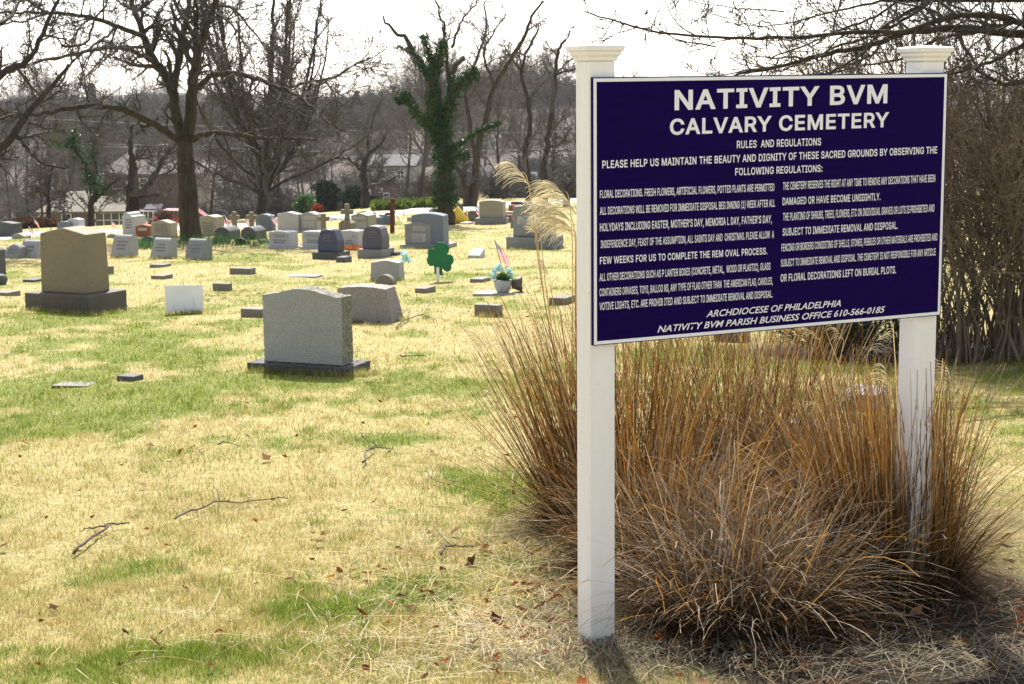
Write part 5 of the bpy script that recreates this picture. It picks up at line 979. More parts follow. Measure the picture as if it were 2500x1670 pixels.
# --- the wood behind: prototypes and copies
protos = [proto_tree(13, .20, P_OAK, 101), proto_tree(15, .22, P_VASE, 102), proto_tree(14, .17, P_THIN, 103), proto_tree(12, .18, P_OAK, 104, .08), proto_tree(13, .18, P_VASE, 105)]
pm = [(a.mesh('trunk', True), b.mesh('crown')) for a, b in protos]
for a, b in pm: a.materials.append(MT['barkd']); b.materials.append(MT['twigg'])
print('proto verts', [len(b.v) for a, b in protos])
rr = random.Random(77)
def wood(D, x, scale, k, label, grp, name):
    low = 150 if x < 640 else 225 if x < 985 else 150
    if x < 1380: scale = min(scale, max(.35, (480 - low if D < 225 else 470 - low - (D - 225) * 1.02) * D / F / 14.0)) if D < 330 else scale * (.78 if x < 640 else .45 if x < 985 else .62)
    p = at(x, 480, D); p.z = zgf(p.x, p.y); rt = empty(name, p, rr.uniform(0, 6.28), label=label, cat='tree', group=grp); rt.scale = (scale * rr.uniform(.9, 1.15),) * 2 + (scale,)
    a = link('trunk', pm[k][0], None, rt); b = link('crown', pm[k][1], None, rt)
for i in range(34):                       # trees among the houses
    wood(rr.uniform(112, 215), -60 + i * 47 + rr.uniform(-25, 25) if i < 32 else rr.uniform(-100, 1400), rr.uniform(.72, 1.05), rr.randrange(5), 'bare tree among the houses beyond the road', 'bare trees among the houses', 'bare_tree')
for i in range(14):
    wood(rr.uniform(130, 200), 1430 + i * 85 + rr.uniform(-25, 25), rr.uniform(.42, .6), rr.randrange(5), 'bare tree beyond the road on the side of the sign', 'bare trees behind the sign', 'bare_tree')
for i in range(190):                      # wooded rise
    D = rr.uniform(225, 360) if i % 3 else rr.uniform(370, 440); xx = rr.uniform(-260, 2760); wood(D, xx, rr.uniform(.85, 1.2) * (1 if xx < 1380 else .5), rr.randrange(5), 'bare tree of the hazy wood on the rise behind the houses', 'bare trees of the far wood', 'bare_tree')
# --- undergrowth at the foot of the wood
P_BU = dict(seg=[5, 4, 3], tip=[.35, .4, .5], wob=[.12, .2, .25], up=[.02, .0, 0], sid=[4, 3, 3], cnt=[9, 6], t0=[.15, .1], ang=[(25, 60), (25, 60)], rat=[.5, .5], rmin=.012)
bp = []
for k in range(3):
    mb = MB(); r2 = random.Random(300 + k)
    for i in range(46): a = r2.uniform(0, 6.28); grow(mb, Vector((r2.gauss(0, .5), r2.gauss(0, .4), -.1)), Vector((math.cos(a) * .7, math.sin(a) * .7, r2.uniform(.5, 1.6))), r2.uniform(1.3, 2.9), .03, 0, P_BU, r2)
    me = mb.mesh('brush'); me.materials.append(MT['twigg'] if k else MT['twig']); bp.append(me)
for i in range(110):
    D = rr.uniform(112, 235) if i < 60 else rr.uniform(235, 300); x = -230 + (i * 53 % 1790) + rr.uniform(-30, 30)
    if (80 < x < 410 and D < 160) or (895 < x < 1020 and D < 190) or (1095 < x < 1310 and D < 250) and rr.random() < .55: continue
    p = at(x, 480, D); p.z = zgf(p.x, p.y)
    o = link('bare_shrub', bp[i % 3], None, None, loc=p, rz=rr.uniform(0, 6.28), label='leafless shrub of the undergrowth beyond the road', cat='shrub', group='bare shrubs beyond the road'); o.scale = (rr.uniform(.9, 1.5),) * 2 + (rr.uniform(.6, 1.25),)
for i in range(90):                       # scrub along the crest of the rise
    D = rr.uniform(370, 432); x = -60 + i * 16.4 + rr.uniform(-10, 10); p = at(x, 300, D); p.z = zgf(p.x, p.y)
    o = link('bare_shrub', bp[i % 3], None, None, loc=p, rz=rr.uniform(0, 6.28), label='leafless scrub tree along the crest of the wooded rise', cat='shrub', group='scrub along the crest'); o.scale = (rr.uniform(1.8, 3.2),) * 2 + (rr.uniform(1.6, 3.6),)
# --- evergreens and shrubs
def conifer(label, D, x, by, ty, wpx, m, seed, name='conifer', n=2600, droop=.25):
    p = at(x, by, D); p.z = zgf(p.x, p.y); s = D / F; h = 2.02 - (ty - 200) * s - p.z; R = wpx * s / 2; rr = random.Random(seed); rt = empty(name, p, 0, label=label, cat='tree')
    mb = MB(); mb.tube([(0, 0, -.3), (0, 0, h * .95)], [h * .022 + .04, .02], 7); mb.build('trunk', MT['barkd'], rt)
    mb = MB()
    for _ in range(n):
        t_ = rr.random() ** .75; z = h * (.04 + .94 * t_); a = rr.uniform(0, 6.283); lobe = .75 + .25 * math.sin(a * 3 + z * 2.3) + rr.uniform(-.15, .15); r = R * (1 - t_) ** .8 * lobe * (rr.random() ** .45) + .03
        c = Vector((r * math.cos(a), r * math.sin(a), z - droop * r)); d = Vector((math.cos(a), math.sin(a), -.35 + rr.gauss(0, .3))).normalized(); l = h * .045 * rr.uniform(.6, 1.4) + .05; wv = Vector((-math.sin(a), math.cos(a), rr.gauss(0, .4))) * l * .32
        mb.add([tuple(c - wv), tuple(c + d * l), tuple(c + wv), tuple(c - d * l * .4)], [(0, 1, 2, 3)])
    mb.build('crown', m, rt); return rt
def shrub(name, label, D, x, by, ty, wpx, m, seed, n=1500, leaf=.12, cat='shrub', dep=None, stems=True):
    p = at(x, by, D); p.z = zgf(p.x, p.y); s = D / F; h = 2.02 - (ty - 200) * s - p.z; R = wpx * s / 2; dep = dep or R; rr = random.Random(seed); rt = empty(name, p, 0, label=label, cat=cat)
    mb = MB()
    for _ in range(14): a = rr.uniform(0, 6.28); mb.tube([(0, 0, -.1), (math.cos(a) * R * .4, math.sin(a) * dep * .4, h * .5), (math.cos(a) * R * .7, math.sin(a) * dep * .7, h * .85)], [.03, .02, .01], 4)
    mb.build('stem', MT['barkd'], rt); mb = MB()
    for _ in range(n):
        u = Vector((rr.gauss(0, 1), rr.gauss(0, 1), rr.gauss(0, 1))).normalized() * (.55 + .45 * rr.random()) * (.85 + .2 * math.sin(7 * rr.random()))
        lb = 1 if cat == 'hedge' else .66 + .22 * math.sin(3 * math.atan2(u.y, u.x) + seed) + .20 * math.sin(6.3 * u.z + 2 * u.x + seed * 2); u = Vector((u.x * lb, u.y * lb, u.z * min(1, lb + .25))); c = Vector((u.x * R * 1.15, u.y * dep, max(.02, h * (.46 + .5 * u.z)))); nr_ = Vector((rr.gauss(0, 1), rr.gauss(0, 1), rr.gauss(.5, 1))).normalized(); a = nr_.orthogonal().normalized() * leaf * rr.uniform(.6, 1.3); b = nr_.cross(a) * .6
        mb.add([tuple(c + a), tuple(c + b), tuple(c - a), tuple(c - b)], [(0, 1, 2, 3)])
    mb.build('foliage', m, rt); return rt
shrub('evergreen_shrub', 'dark evergreen mass left of the brick house with the terrace, the widest', 114, 860, 514, 445, 80, MT['evergreen'], 1, 3000, .16); shrub('evergreen_shrub', 'bluish dark evergreen at the left corner of the terraced brick house', 118, 910, 512, 470, 40, MT['evergreen'], 71, 1800, .14); shrub('evergreen_shrub', 'tall dark evergreen right behind the bright green shrub', 118, 800, 512, 420, 80, MT['evergreen'], 72, 4200, .16)
conifer('blue green spruce rising over the far wood, the slim one', 330, 233, 420, 190, 44, MT['conifer'], 3, n=2600)
conifer('blue green far spruce beside the slim one', 335, 272, 420, 268, 40, MT['conifer'], 4, n=1600)
conifer('far pine at the edge of the gap of sky', 330, 875, 420, 215, 70, MT['conifer'], 5, n=1800)
conifer('dark green far pine behind the leaning bare tree', 300, 1255, 420, 275, 80, MT['conifer'], 6, n=1800)
shrub('evergreen_shrub', 'bright green broad leaved shrub left of the dark conifer', 108, 748, 514, 462, 60, MT['laurel'], 5, 2600, .14)
shrub('red_leaved_bush', 'small bush with red orange leaves above the white headstones', 92, 775, 518, 486, 30, MT['redleaf'], 6, 900, .10)
shrub('clipped_hedge', 'brown winter hedge at the left behind the dark headstones', 62, 78, 566, 513, 128, MT['hedge'], 7, 9000, .06, 'hedge', .7)
shrub('brown_bush', 'bushy reddish brown shrub left of the big tree trunk by the red car', 95, 400, 548, 492, 62, MT['hedge'], 8, 1200, .07)
shrub('terrace_bush', 'dark low bush on the brick terrace', 150, 960, 492, 480, 60, MT['conifer'], 9, 900, .16)
for i, x in enumerate((965, 983, 994)): shrub('round_bush', 'small round clipped bush on the terrace edge', 146, x, 493, 485, 12, MT['laurel'], 20 + i, 300, .12)['group'] = 'round bushes on the terrace'
shrub('pale_shrub', 'small pale shrub between the bare trees near the bins', 150, 1228, 497, 484, 26, MT['hedge'], 13, 500, .12)
# green ground cover along the road, bulb leaves
mb = MB(); rr = random.Random(4)
for _ in range(2200):
    x = rr.uniform(908, 1095); y = 516 - (x - 908) * .062 - rr.uniform(0, 10); p = gp(x, y); h = rr.uniform(.0, .30); a = rr.uniform(0, 6.28); wv = Vector((math.cos(a), math.sin(a), .3)) * .12
    c = p + Vector((0, 0, h)); mb.add([tuple(c - wv), tuple(c + Vector((0, 0, .16))), tuple(c + wv), tuple(c - Vector((0, 0, .14)))], [(0, 1, 2, 3)])
mb.build('ground_cover', MT['cover'], None, label='low green ground cover along the far side of the road', cat='ground cover', kind='stuff')
mb = MB()
for _ in range(330):
    x = rr.choice([rr.gauss(478, 40), rr.uniform(500, 660), rr.gauss(362, 22)]); y = rr.gauss(594, 5) if x > 430 else rr.gauss(603, 4); p = gp(x, y)
    for q in range(4):
        a = rr.uniform(0, 6.28); h = rr.uniform(.10, .26); d = Vector((math.cos(a) * .35, math.sin(a) * .35, 1)) * h; wv = Vector((math.sin(a), -math.cos(a), 0)) * .012; o = p + Vector((rr.gauss(0, .06), rr.gauss(0, .06), 0))
        mb.add([tuple(o - wv), tuple(o + wv), tuple(o + d)], [(0, 1, 2)])
mb.build('bulb_leaves', MT['bulb'], None, label='tufts of blue green bulb leaves around the big tree foot', cat='bulb leaves', kind='stuff')

# --- shrub thicket and overhanging tree on the right
P_BR = dict(seg=[8, 5, 4, 3], tip=[.3, .35, .4, .5], wob=[.09, .14, .18, .22], up=[.02, .07, .03, 0], sid=[5, 4, 3, 3], cnt=[9, 6, 3], t0=[.25, .15, .1], ang=[(25, 65), (25, 60), (25, 60)], rat=[.38, .5, .5], rmin=.0028)
bth = gp(2420, 872); th = empty('bare_thicket', bth, 0, label='tall dense thicket of bare brown stems behind the right sign post', cat='thicket'); m1, m2 = MB(), MB(); rr = random.Random(91)
for i in range(150):
    bx, by_ = rr.uniform(-.66, 1.7), rr.uniform(-.35, 1.1); d = Vector((rr.gauss(-.02 if bx < .6 else .1, .2), rr.gauss(0, .2), 1)); L = rr.uniform(2.2, 3.6); r0 = rr.choice([.005, .007, .009, .012, .02])
    p = Vector((bx, by_, -.1)); pts = [p]; rad = [r0]
    for k in range(8):
        d = (d + Vector((rr.gauss(0, .12), rr.gauss(0, .12), .0))).normalized(); p = p + d * L / 8; pts.append(p); rad.append(r0 * (1 - .75 * (k + 1) / 8))
    m1.tube([tuple(q) for q in pts], rad, 6, False); kids(m2, pts, rad, L, 0, dict(P_BR, ang=[(12, 48), (15, 50), (25, 60)]), rr, cnt=9, t0=.15)
for i in range(420):
    q = Vector((rr.uniform(-.75, 1.8), rr.uniform(-.4, 1.2), -.05)); m1.tube([tuple(q), tuple(q + Vector((rr.gauss(0, .06), rr.gauss(0, .06), .35))), tuple(q + Vector((rr.gauss(0, .16), rr.gauss(0, .16), rr.uniform(.5, 1.0))))], [.008, .006, .003], 4, False)
m1.build('stem', MT['stem'], th, True); m2.build('twigs', MT['stem'], th); print('thicket', len(m2.v))
bov = Vector((7.4, 16.5, 0)); bov.z = zgf(bov.x, bov.y); ov = empty('overhanging_tree', bov, 0, label='spreading bare tree reaching over the top of the sign from the right', cat='tree')
z6c = lambda L: [(1380 + x / 2.4458, 60 + y / 2.4458) for x, y in L]
zR = lambda L: [(1980 + x / 4.515, y / 4.515) for x, y in L]
OV = [(zR([(3300, 420), (2900, 380), (2348, 375), (2000, 350), (1600, 300), (1300, 330), (1000, 370), (700, 480), (380, 560), (0, 640), (-300, 720), (-700, 800), (-1000, 900)]), (24, 5), -1), (zR([(3200, 300), (2700, 260), (2348, 260), (2050, 180), (1650, 170), (1400, 220), (1000, 350), (600, 350), (0, 400), (-500, 420), (-900, 420), (-1500, 380), (-2100, 250), (-2500, 120)]), (18, 3), -2),
    (zR([(3200, 500), (2700, 480), (2348, 500), (2100, 620), (1850, 740), (1530, 830)]), (16, 6), 0), (zR([(3100, 560), (2600, 540), (2300, 250), (2100, 300), (1800, 360), (1400, 430), (1040, 640), (700, 700), (300, 790), (-200, 860)]), (13, 4), 1.5), (zR([(1340, 0), (1100, 110), (860, 260), (600, 420), (300, 500), (0, 660), (-300, 760)]), (10, 4), .5), (zR([(1450, -60), (1250, 60), (1000, 230), (760, 360), (680, 500), (480, 650), (220, 800)]), (9, 4), -.5),
    (zR([(1000, -20), (700, 190), (400, 300), (100, 420), (-200, 560), (-500, 640)]), (7, 3), -1), (zR([(800, 0), (500, 70), (150, 150), (-200, 250), (-600, 300)]), (7, 3), 1), (zR([(1900, 0), (1700, 180), (1500, 400), (1440, 450)]), (5, 3), -1), (zR([(2348, 230), (2150, 400), (1900, 660), (1700, 860)]), (5, 3), -1.5), (zR([(-300, 130), (-700, 100), (-1100, 60), (-1500, -40)]), (4, 2), 1), (z6c([(900, 130), (700, 100), (560, 30), (480, -40)]), (4, 2), 0), (z6c([(1300, 250), (1100, 270), (950, 300), (800, 290)]), (5, 2), 1),
    (zR([(2900, 700), (2500, 850), (2200, 930), (2000, 870), (1800, 760), (1600, 740)]), (14, 5), -1)]
m1, m2 = MB(), MB(); rr = random.Random(14); P_OV = dict(P_BIG, rmin=.0035, cnt=[7, 5, 4], wob=[.14, .2, .22, .25], up=[-.01, .02, .03, .02], ang=[(25, 75), (30, 65), (25, 60)])
for Q, rad in traced(None, OV, 14.0, 1, 12, .8):
    Q = off(Q, bov); m1.tube([tuple(q) for q in Q], rad, 8); L = plen(Q); kids(m2, Q, rad, min(L, 2.4) * .55, 0, P_OV, rr, cnt=L * 4.6, t0=.1)
q1 = at(2720, 150, 14.2) - bov; hub = Vector((0, 0, 2.3))
m1.tube([(0, 0, -.3), (0, 0, .6), (-.1, -.1, 1.5), tuple(hub)], [.24, .19, .17, .14], 10)
for (a, b) in [(3300, 420), (3200, 300), (3200, 500), (3100, 560), (2900, 700)]:
    e = at(1980 + a / 4.515, b / 4.515, 14.0) - bov; m1.tube([tuple(hub), tuple(hub.lerp(e, .5) + Vector((0, 0, .15))), tuple(e)], [.09, .06, .045], 7)
e = at(1980 + 1450 / 4.515, -20, 14) - bov
for a, b in [(1340, 0), (1450, -60), (1000, -20), (800, 0), (1900, 0)]:
    q = at(1980 + a / 4.515, b / 4.515, 14.0) - bov; m1.tube([tuple(hub), tuple(hub.lerp(q, .5) + Vector((0, 0, .5))), tuple(q)], [.07, .04, .02], 6)
m1.build('trunk', MT['bark'], ov, True); m2.build('crown', MT['twig'], ov); print('overhang', len(m2.v))
bj = gp(2085, 885); s = depth(bj) / F; jn = empty('low_juniper', bj, 0, label='low dark twiggy evergreen seen under the right half of the board', cat='shrub'); m1, m2 = MB(), MB()
for i in range(60):
    a = rr.uniform(0, 6.28); grow(m1, Vector((rr.gauss(0, .12), .5 + rr.gauss(0, .15), -.02)), Vector((math.cos(a), math.sin(a), rr.uniform(.3, 1.6))), rr.uniform(.4, .8), .008, 1, dict(P_BR), rr)
for _ in range(3500):
    a = rr.uniform(0, 6.28); r = rr.random() ** .5 * .62; z = rr.random() * (.62 - .5 * r) + .03; c = Vector((r * math.cos(a), .5 + r * math.sin(a), z)); d = Vector((math.cos(a), math.sin(a), rr.uniform(-.2, .8))) * .05; wv = Vector((-math.sin(a), math.cos(a), 0)) * .012
    m2.add([tuple(c - wv), tuple(c + d), tuple(c + wv)], [(0, 1, 2)])
m1.build('stem', MT['twig'], jn); m2.build('foliage', MT['conifer'], jn)
# ------------------------------------------------------------------ houses
def window(par, x0, x1, z0, z1, nx, ny, y=0.0, fr=.07):
    mb = MB(); mb.box((x0, y - .05, z0), (x1, y - .042, z1)); mb2 = MB()
    f = mb2
    f.box((x0 - fr, y - .09, z1), (x1 + fr, y + .02, z1 + fr)); f.box((x0 - fr * 1.3, y - .13, z0 - fr), (x1 + fr * 1.3, y + .02, z0))
    f.box((x0 - fr, y - .09, z0), (x0, y + .02, z1)); f.box((x1, y - .09, z0), (x1 + fr, y + .02, z1))
    for i in range(1, nx): x = x0 + (x1 - x0) * i / nx; f.box((x - fr * .45, y - .085, z0), (x + fr * .45, y - .035, z1))
    for j in range(1, ny): z = z0 + (z1 - z0) * j / ny; f.box((x0, y - .08, z - fr * .35), (x1, y - .036, z + fr * .35))
    o = mb2.build('window', MT['trim'], par); mb.build('pane', MT['pane'], o)
def gable_roof(par, x0, x1, y0, y1, ze, zr, m, ov=.4, name='roof', hip=0.0):
    mb = MB(); ym = (y0 + y1) / 2; a, b = x0 - ov, x1 + ov; c, d = y0 - ov, y1 + ov
    mb.add([(a, c, ze), (b, c, ze), (b, d, ze), (a, d, ze), (a + hip, ym, zr), (b - hip, ym, zr), (a, c, ze - .15), (b, c, ze - .15), (b, d, ze - .15), (a, d, ze - .15)],
           [(0, 1, 5, 4), (2, 3, 4, 5), (1, 2, 5), (3, 0, 4), (6, 7, 1, 0), (7, 8, 2, 1), (8, 9, 3, 2), (9, 6, 0, 3), (9, 8, 7, 6)])
    return mb.build(name, m, par)
def frame(D, xc, rz=0):
    p = at(xc, 480, D); s = D / F; g = zgf(p.x, p.y)
    return Vector((p.x, p.y, g)), (lambda x: (x - xc) * s), (lambda y: EYE - (y - 200) * s - g), s
# brick house on the left
P0, hx, hz, s = frame(148, 250); hs = empty('brick_house', P0, 0, label='two storey red brick house with faded roof and low beige roofed porch wing', cat='house')
zE, zW = hz(427), hz(507)
mb = MB(); mb.box((hx(205), 7.2, -2.5), (hx(440), 16, zE)); mb.build('wall', MT['brick'], hs)
gable_roof(hs, hx(205), hx(440), 7.2, 16, zE + .15, hz(362), MT['roofpink'], .5, hip=2.5)
mb = MB(); mb.box((hx(98), 0, -2.5), (hx(396), 7.15, zW)); mb.build('wing_wall', MT['brick'], hs)
mb = MB(); a, b = hx(86), hx(312); mb.add([(a, -.6, zW), (b, -.6, zW), (b, 7.1, hz(470)), (a + 1.2, 7.1, hz(470)), (a, -.6, zW + .18), (b, -.6, zW + .18), (b, 7.1, hz(470) + .18), (a + 1.2, 7.1, hz(470) + .18)], [(3, 2, 1, 0), (4, 5, 6, 7), (0, 1, 5, 4), (1, 2, 6, 5), (2, 3, 7, 6), (3, 0, 4, 7)]); mb.build('porch_roof', MT['roofbeige'], hs)
for x0, x1, y0, y1, nx, ny in [(232, 308, 507, 541, 4, 2), (338, 371, 504, 540, 3, 2), (95, 117, 511, 525, 2, 1), (150, 170, 508, 535, 1, 1)]: window(hs, hx(x0), hx(x1), hz(y1), hz(y0) - .05, nx, ny, -.005, .10)
for x0, x1, y0, y1 in [(407, 422, 431, 452), (300, 318, 436, 458)]: window(hs, hx(x0), hx(x1), hz(y1), hz(y0), 1, 2, 7.195, .08)
mb = MB(); mb.add([(hx(358), -1.3, hz(496)), (hx(398), -1.3, hz(496)), (hx(398), -.02, hz(486)), (hx(358), -.02, hz(486)), (hx(358), -1.3, hz(499)), (hx(398), -1.3, hz(499)), (hx(398), -.02, hz(489)), (hx(358), -.02, hz(489))], [(0, 1, 2, 3), (7, 6, 5, 4), (4, 5, 1, 0), (5, 6, 2, 1), (6, 7, 3, 2), (7, 4, 0, 3)]); mb.build('awning', MT['purple'], hs)
mb = MB(); mb.box((hx(330), 10.5, zE), (hx(330) + 1, 11.6, hz(352))); mb.build('chimney', MT['brick'], hs)
# brick house with terrace
P0, hx, hz, s = frame(172, 960); hs = empty('brick_house', P0, math.radians(-6), label='brick house with white upper siding and a low terrace, left of the ivy tree', cat='house')
mb = MB(); mb.box((hx(912), 0, -2), (hx(1014), 8, hz(443))); mb.build('wall', MT['brick'], hs)
mb = MB(); mb.box((hx(906), .4, hz(442)), (hx(1008), 7.6, hz(402))); mb.build('siding', MT['wallwhite'], hs)
gable_roof(hs, hx(906), hx(1008), .4, 7.6, hz(402) + .15, hz(375), MT['roofgray'])
for x0, x1, y0, y1 in [(981, 1000, 448, 467), (938, 949, 466, 484), (920, 932, 448, 462)]: window(hs, hx(x0), hx(x1), hz(y1), hz(y0), 2, 2, -.005, .08)
for x0, x1, y0, y1 in [(925, 940, 412, 430), (970, 986, 412, 430)]: window(hs, hx(x0), hx(x1), hz(y1), hz(y0), 2, 2, .395, .08)
mb = MB(); mb.box((hx(905), -5.5, -3), (hx(1000), -4.9, hz(492) - .25)); mb.build('terrace_wall', MT['brick'], hs)
# pale houses on the right
for xa, xb, D, lab, e, rg in [(1105, 1212, 225, 'pale blue white sided house behind the twin trunks', 436, 405), (1232, 1310, 240, 'white garage like house behind the rubbish bins', 446, 420), (1560, 1760, 210, 'white sided house mostly hidden by the board', 430, 400)]:
    P0, hx, hz, s = frame(D, (xa + xb) / 2); hs = empty('white_house', P0, math.radians(3), label=lab, cat='house')
    mb = MB(); mb.box((hx(xa), 0, -2), (hx(xb), 8, hz(e))); mb.build('wall', MT['wallwhite'], hs); gable_roof(hs, hx(xa), hx(xb), 0, 8, hz(e) + .15, hz(rg), MT['roofgray'])
    n = 3; wdt = (xb - xa) / n
    for i in range(n): window(hs, hx(xa + wdt * (i + .25)), hx(xa + wdt * (i + .7)), hz(e + 30), hz(e + 9), 2, 2, -.005, .08)
    mb = MB(); mb.box((hx(xa + wdt * 1.8), -.08, 0), (hx(xa + wdt * 1.98), -.005, 2.0)); mb.build('door', MT['trim'], hs)
# ------------------------------------------------------------------ car, bins, wires
pc = at(462, 515, 108); pc.z = zgf(pc.x, pc.y); s = 132 / F
car = empty('parked_car', pc, math.radians(4), label='red estate car parked at the road behind the big tree trunk', cat='car')
prof = [(-2.25, .35), (2.25, .35), (2.28, .75), (2.1, .95), (1.15, 1.05), (.55, 1.52), (-1.5, 1.56), (-2.1, 1.08), (-2.28, .9)]
mb = MB(); mb.poly(prof, -.88, .88); bevel(mb.build('body', MT['carred'], car), .09, 3)
for sgn in (-1, 1):
    for q in [[(.62, 1.08), (1.02, 1.08), (.52, 1.44), (.35, 1.44)][::1], [(-.45, 1.08), (.5, 1.08), (.25, 1.44), (-.45, 1.44)], [(-1.6, 1.1), (-.55, 1.08), (-.55, 1.44), (-1.4, 1.44)]]:
        mb = MB(); mb.poly(q, min(sgn * .87, sgn * .89), max(sgn * .87, sgn * .89)); mb.build('window', MT['pane'], car)
    for x in (-1.4, 1.4):
        mb = MB(); mb.tube([(x, sgn * .72, .32), (x, sgn * .90, .32)], [.32, .32], 16); wl = mb.build('wheel', MT['rubber'], car); mb = MB(); mb.tube([(x, sgn * .895, .32), (x, sgn * .915, .32)], [.19, .18], 14); mb.build('rim', MT['trim'], wl)
for lab, x in [('dark wheeled rubbish bin at the kerb, nearest to the brick house side', 1248), ('dark wheeled rubbish bin at the kerb, nearest to the curved bare tree', 1263)]:
    p = at(x, 487, 200); p.z = zgf(p.x, p.y); bn = empty('rubbish_bin', p, .1, label=lab, cat='bin', group='rubbish bins at the kerb')
    mb = MB(); mb.add([(-.24, -.27, 0), (.24, -.27, 0), (.24, .27, 0), (-.24, .27, 0), (-.31, -.36, 1.05), (.31, -.36, 1.05), (.31, .36, 1.05), (-.31, .36, 1.05)], [(3, 2, 1, 0), (4, 5, 6, 7), (0, 1, 5, 4), (1, 2, 6, 5), (2, 3, 7, 6), (3, 0, 4, 7)]); mb.build('body', MT['bin'], bn)
    mb = MB(); mb.box((-.33, -.39, 1.055), (.33, .4, 1.12)); bevel(mb.build('lid', MT['bin'], bn), .03)
Dw = 118.0
for lab, pts in [('highest overhead cable crossing in front of the wood', [(-420, 262), (110, 290), (320, 301), (620, 312), (1100, 324), (1500, 318)]), ('middle overhead cable crossing in front of the brick house roof', [(-420, 330), (0, 341), (125, 348), (420, 356), (900, 372), (1500, 360)]), ('lowest overhead cable crossing in front of the brick house roof', [(-420, 345), (20, 353), (280, 359), (430, 361), (900, 384), (1500, 372)])]:
    Q, rad = traced(None, [(pts, (1.1, 1.1), 8)], Dw, 1, 3, 0)[0]; mb = MB(); mb.tube([tuple(q) for q in Q], rad, 5); mb.build('overhead_cable', MT['wire'], None, label=lab, cat='cable', group='overhead cables')
for x, D, lab in [(-420, 118, 'wooden utility pole carrying the cables, outside the left edge'), (1500, 126, 'wooden utility pole carrying the cables, hidden behind the board')]:
    p = at(x, 330, D); g = zgf(p.x, p.y); ply = empty('utility_pole', (p.x, p.y + .1, g), 0, label=lab, cat='pole'); mb = MB(); mb.tube([(0, 0, -.5), (0, 0, p.z - g + 3.2)], [.16, .12], 8); mb.build('pole', MT['barkd'], ply)
    mb = MB(); mb.box((-.9, .13, p.z - g + 2.6), (.9, .23, p.z - g + 2.75)); mb.build('crossarm', MT['barkd'], ply)

# ------------------------------------------------------------------ tall dry ornamental grass
MT['reed'] = leafy('dry_reed', attr=True, trans=0.18); MT['thatch'] = leafy('old_leaf_thatch', attr=True, trans=.08); MT['plume'] = leafy('plume_hair', (.82, .76, .58), .5, var=.2)
class RB:                                 # ribbons with a colour per vertex
    def __init__(s): s.v, s.f, s.c = [], [], []
    def ribbon(s, pts, w0, w1, c0, c1, fa):
        b = len(s.v); n = len(pts); sd = Vector((math.cos(fa), math.sin(fa), 0))
        for i, p in enumerate(pts):
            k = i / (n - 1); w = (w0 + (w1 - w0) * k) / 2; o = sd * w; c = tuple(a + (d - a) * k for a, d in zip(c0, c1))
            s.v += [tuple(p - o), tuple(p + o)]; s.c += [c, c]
        s.f += [(b + 2 * i, b + 2 * i + 1, b + 2 * i + 3, b + 2 * i + 2) for i in range(n - 1)]
    def build(s, name, m, parent=None, **k): return link(name, np_mesh(name, s.v, s.f, m, s.c), None, parent, **k)
TONES = [((.17, .06, .015), (.55, .27, .06)), ((.24, .10, .025), (.64, .37, .10)), ((.34, .17, .05), (.68, .46, .17)), ((.16, .08, .03), (.40, .24, .09)), ((.40, .28, .13), (.66, .52, .28)), ((.12, .055, .02), (.34, .18, .06))]  # foot to tip: brown sheaths, deepened in colour for shade low down
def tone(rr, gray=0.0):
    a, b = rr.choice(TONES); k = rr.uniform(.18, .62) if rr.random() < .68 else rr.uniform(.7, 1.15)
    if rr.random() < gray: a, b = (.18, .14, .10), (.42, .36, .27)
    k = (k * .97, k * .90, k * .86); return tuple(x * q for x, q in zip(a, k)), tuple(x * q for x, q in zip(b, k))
def stalk(rb, p, d, L, rr, bend, w=.0055, n=7, gray=0.0, curl=0.0):
    pts = [p]; hd = Vector((d.x, d.y, 0)); hd = hd.normalized() if hd.length > .01 else Vector((1, 0, 0)); cz = rr.uniform(-1, 1) * curl
    for i in range(n):
        k = (i + 1) / n; d = (d + hd * bend * k / n * 1.2 + Vector((0, 0, -bend * k * k / n * 1.6)) + Vector((rr.gauss(0, .02 + curl * .10), rr.gauss(0, .02 + curl * .10), 0)) + Vector((-hd.y, hd.x, 0)) * cz * k / n).normalized()
        p = p + d * L / n
        g = zgf(p.x, p.y) + .008
        if p.z < g: p.z = g + rr.random() * .03; d.z = abs(d.z) * .1
        pts.append(p)
    a, b = tone(rr, gray); rb.ribbon(pts, w, w * .35, a, b, rr.uniform(0, 3.14)); return pts, d
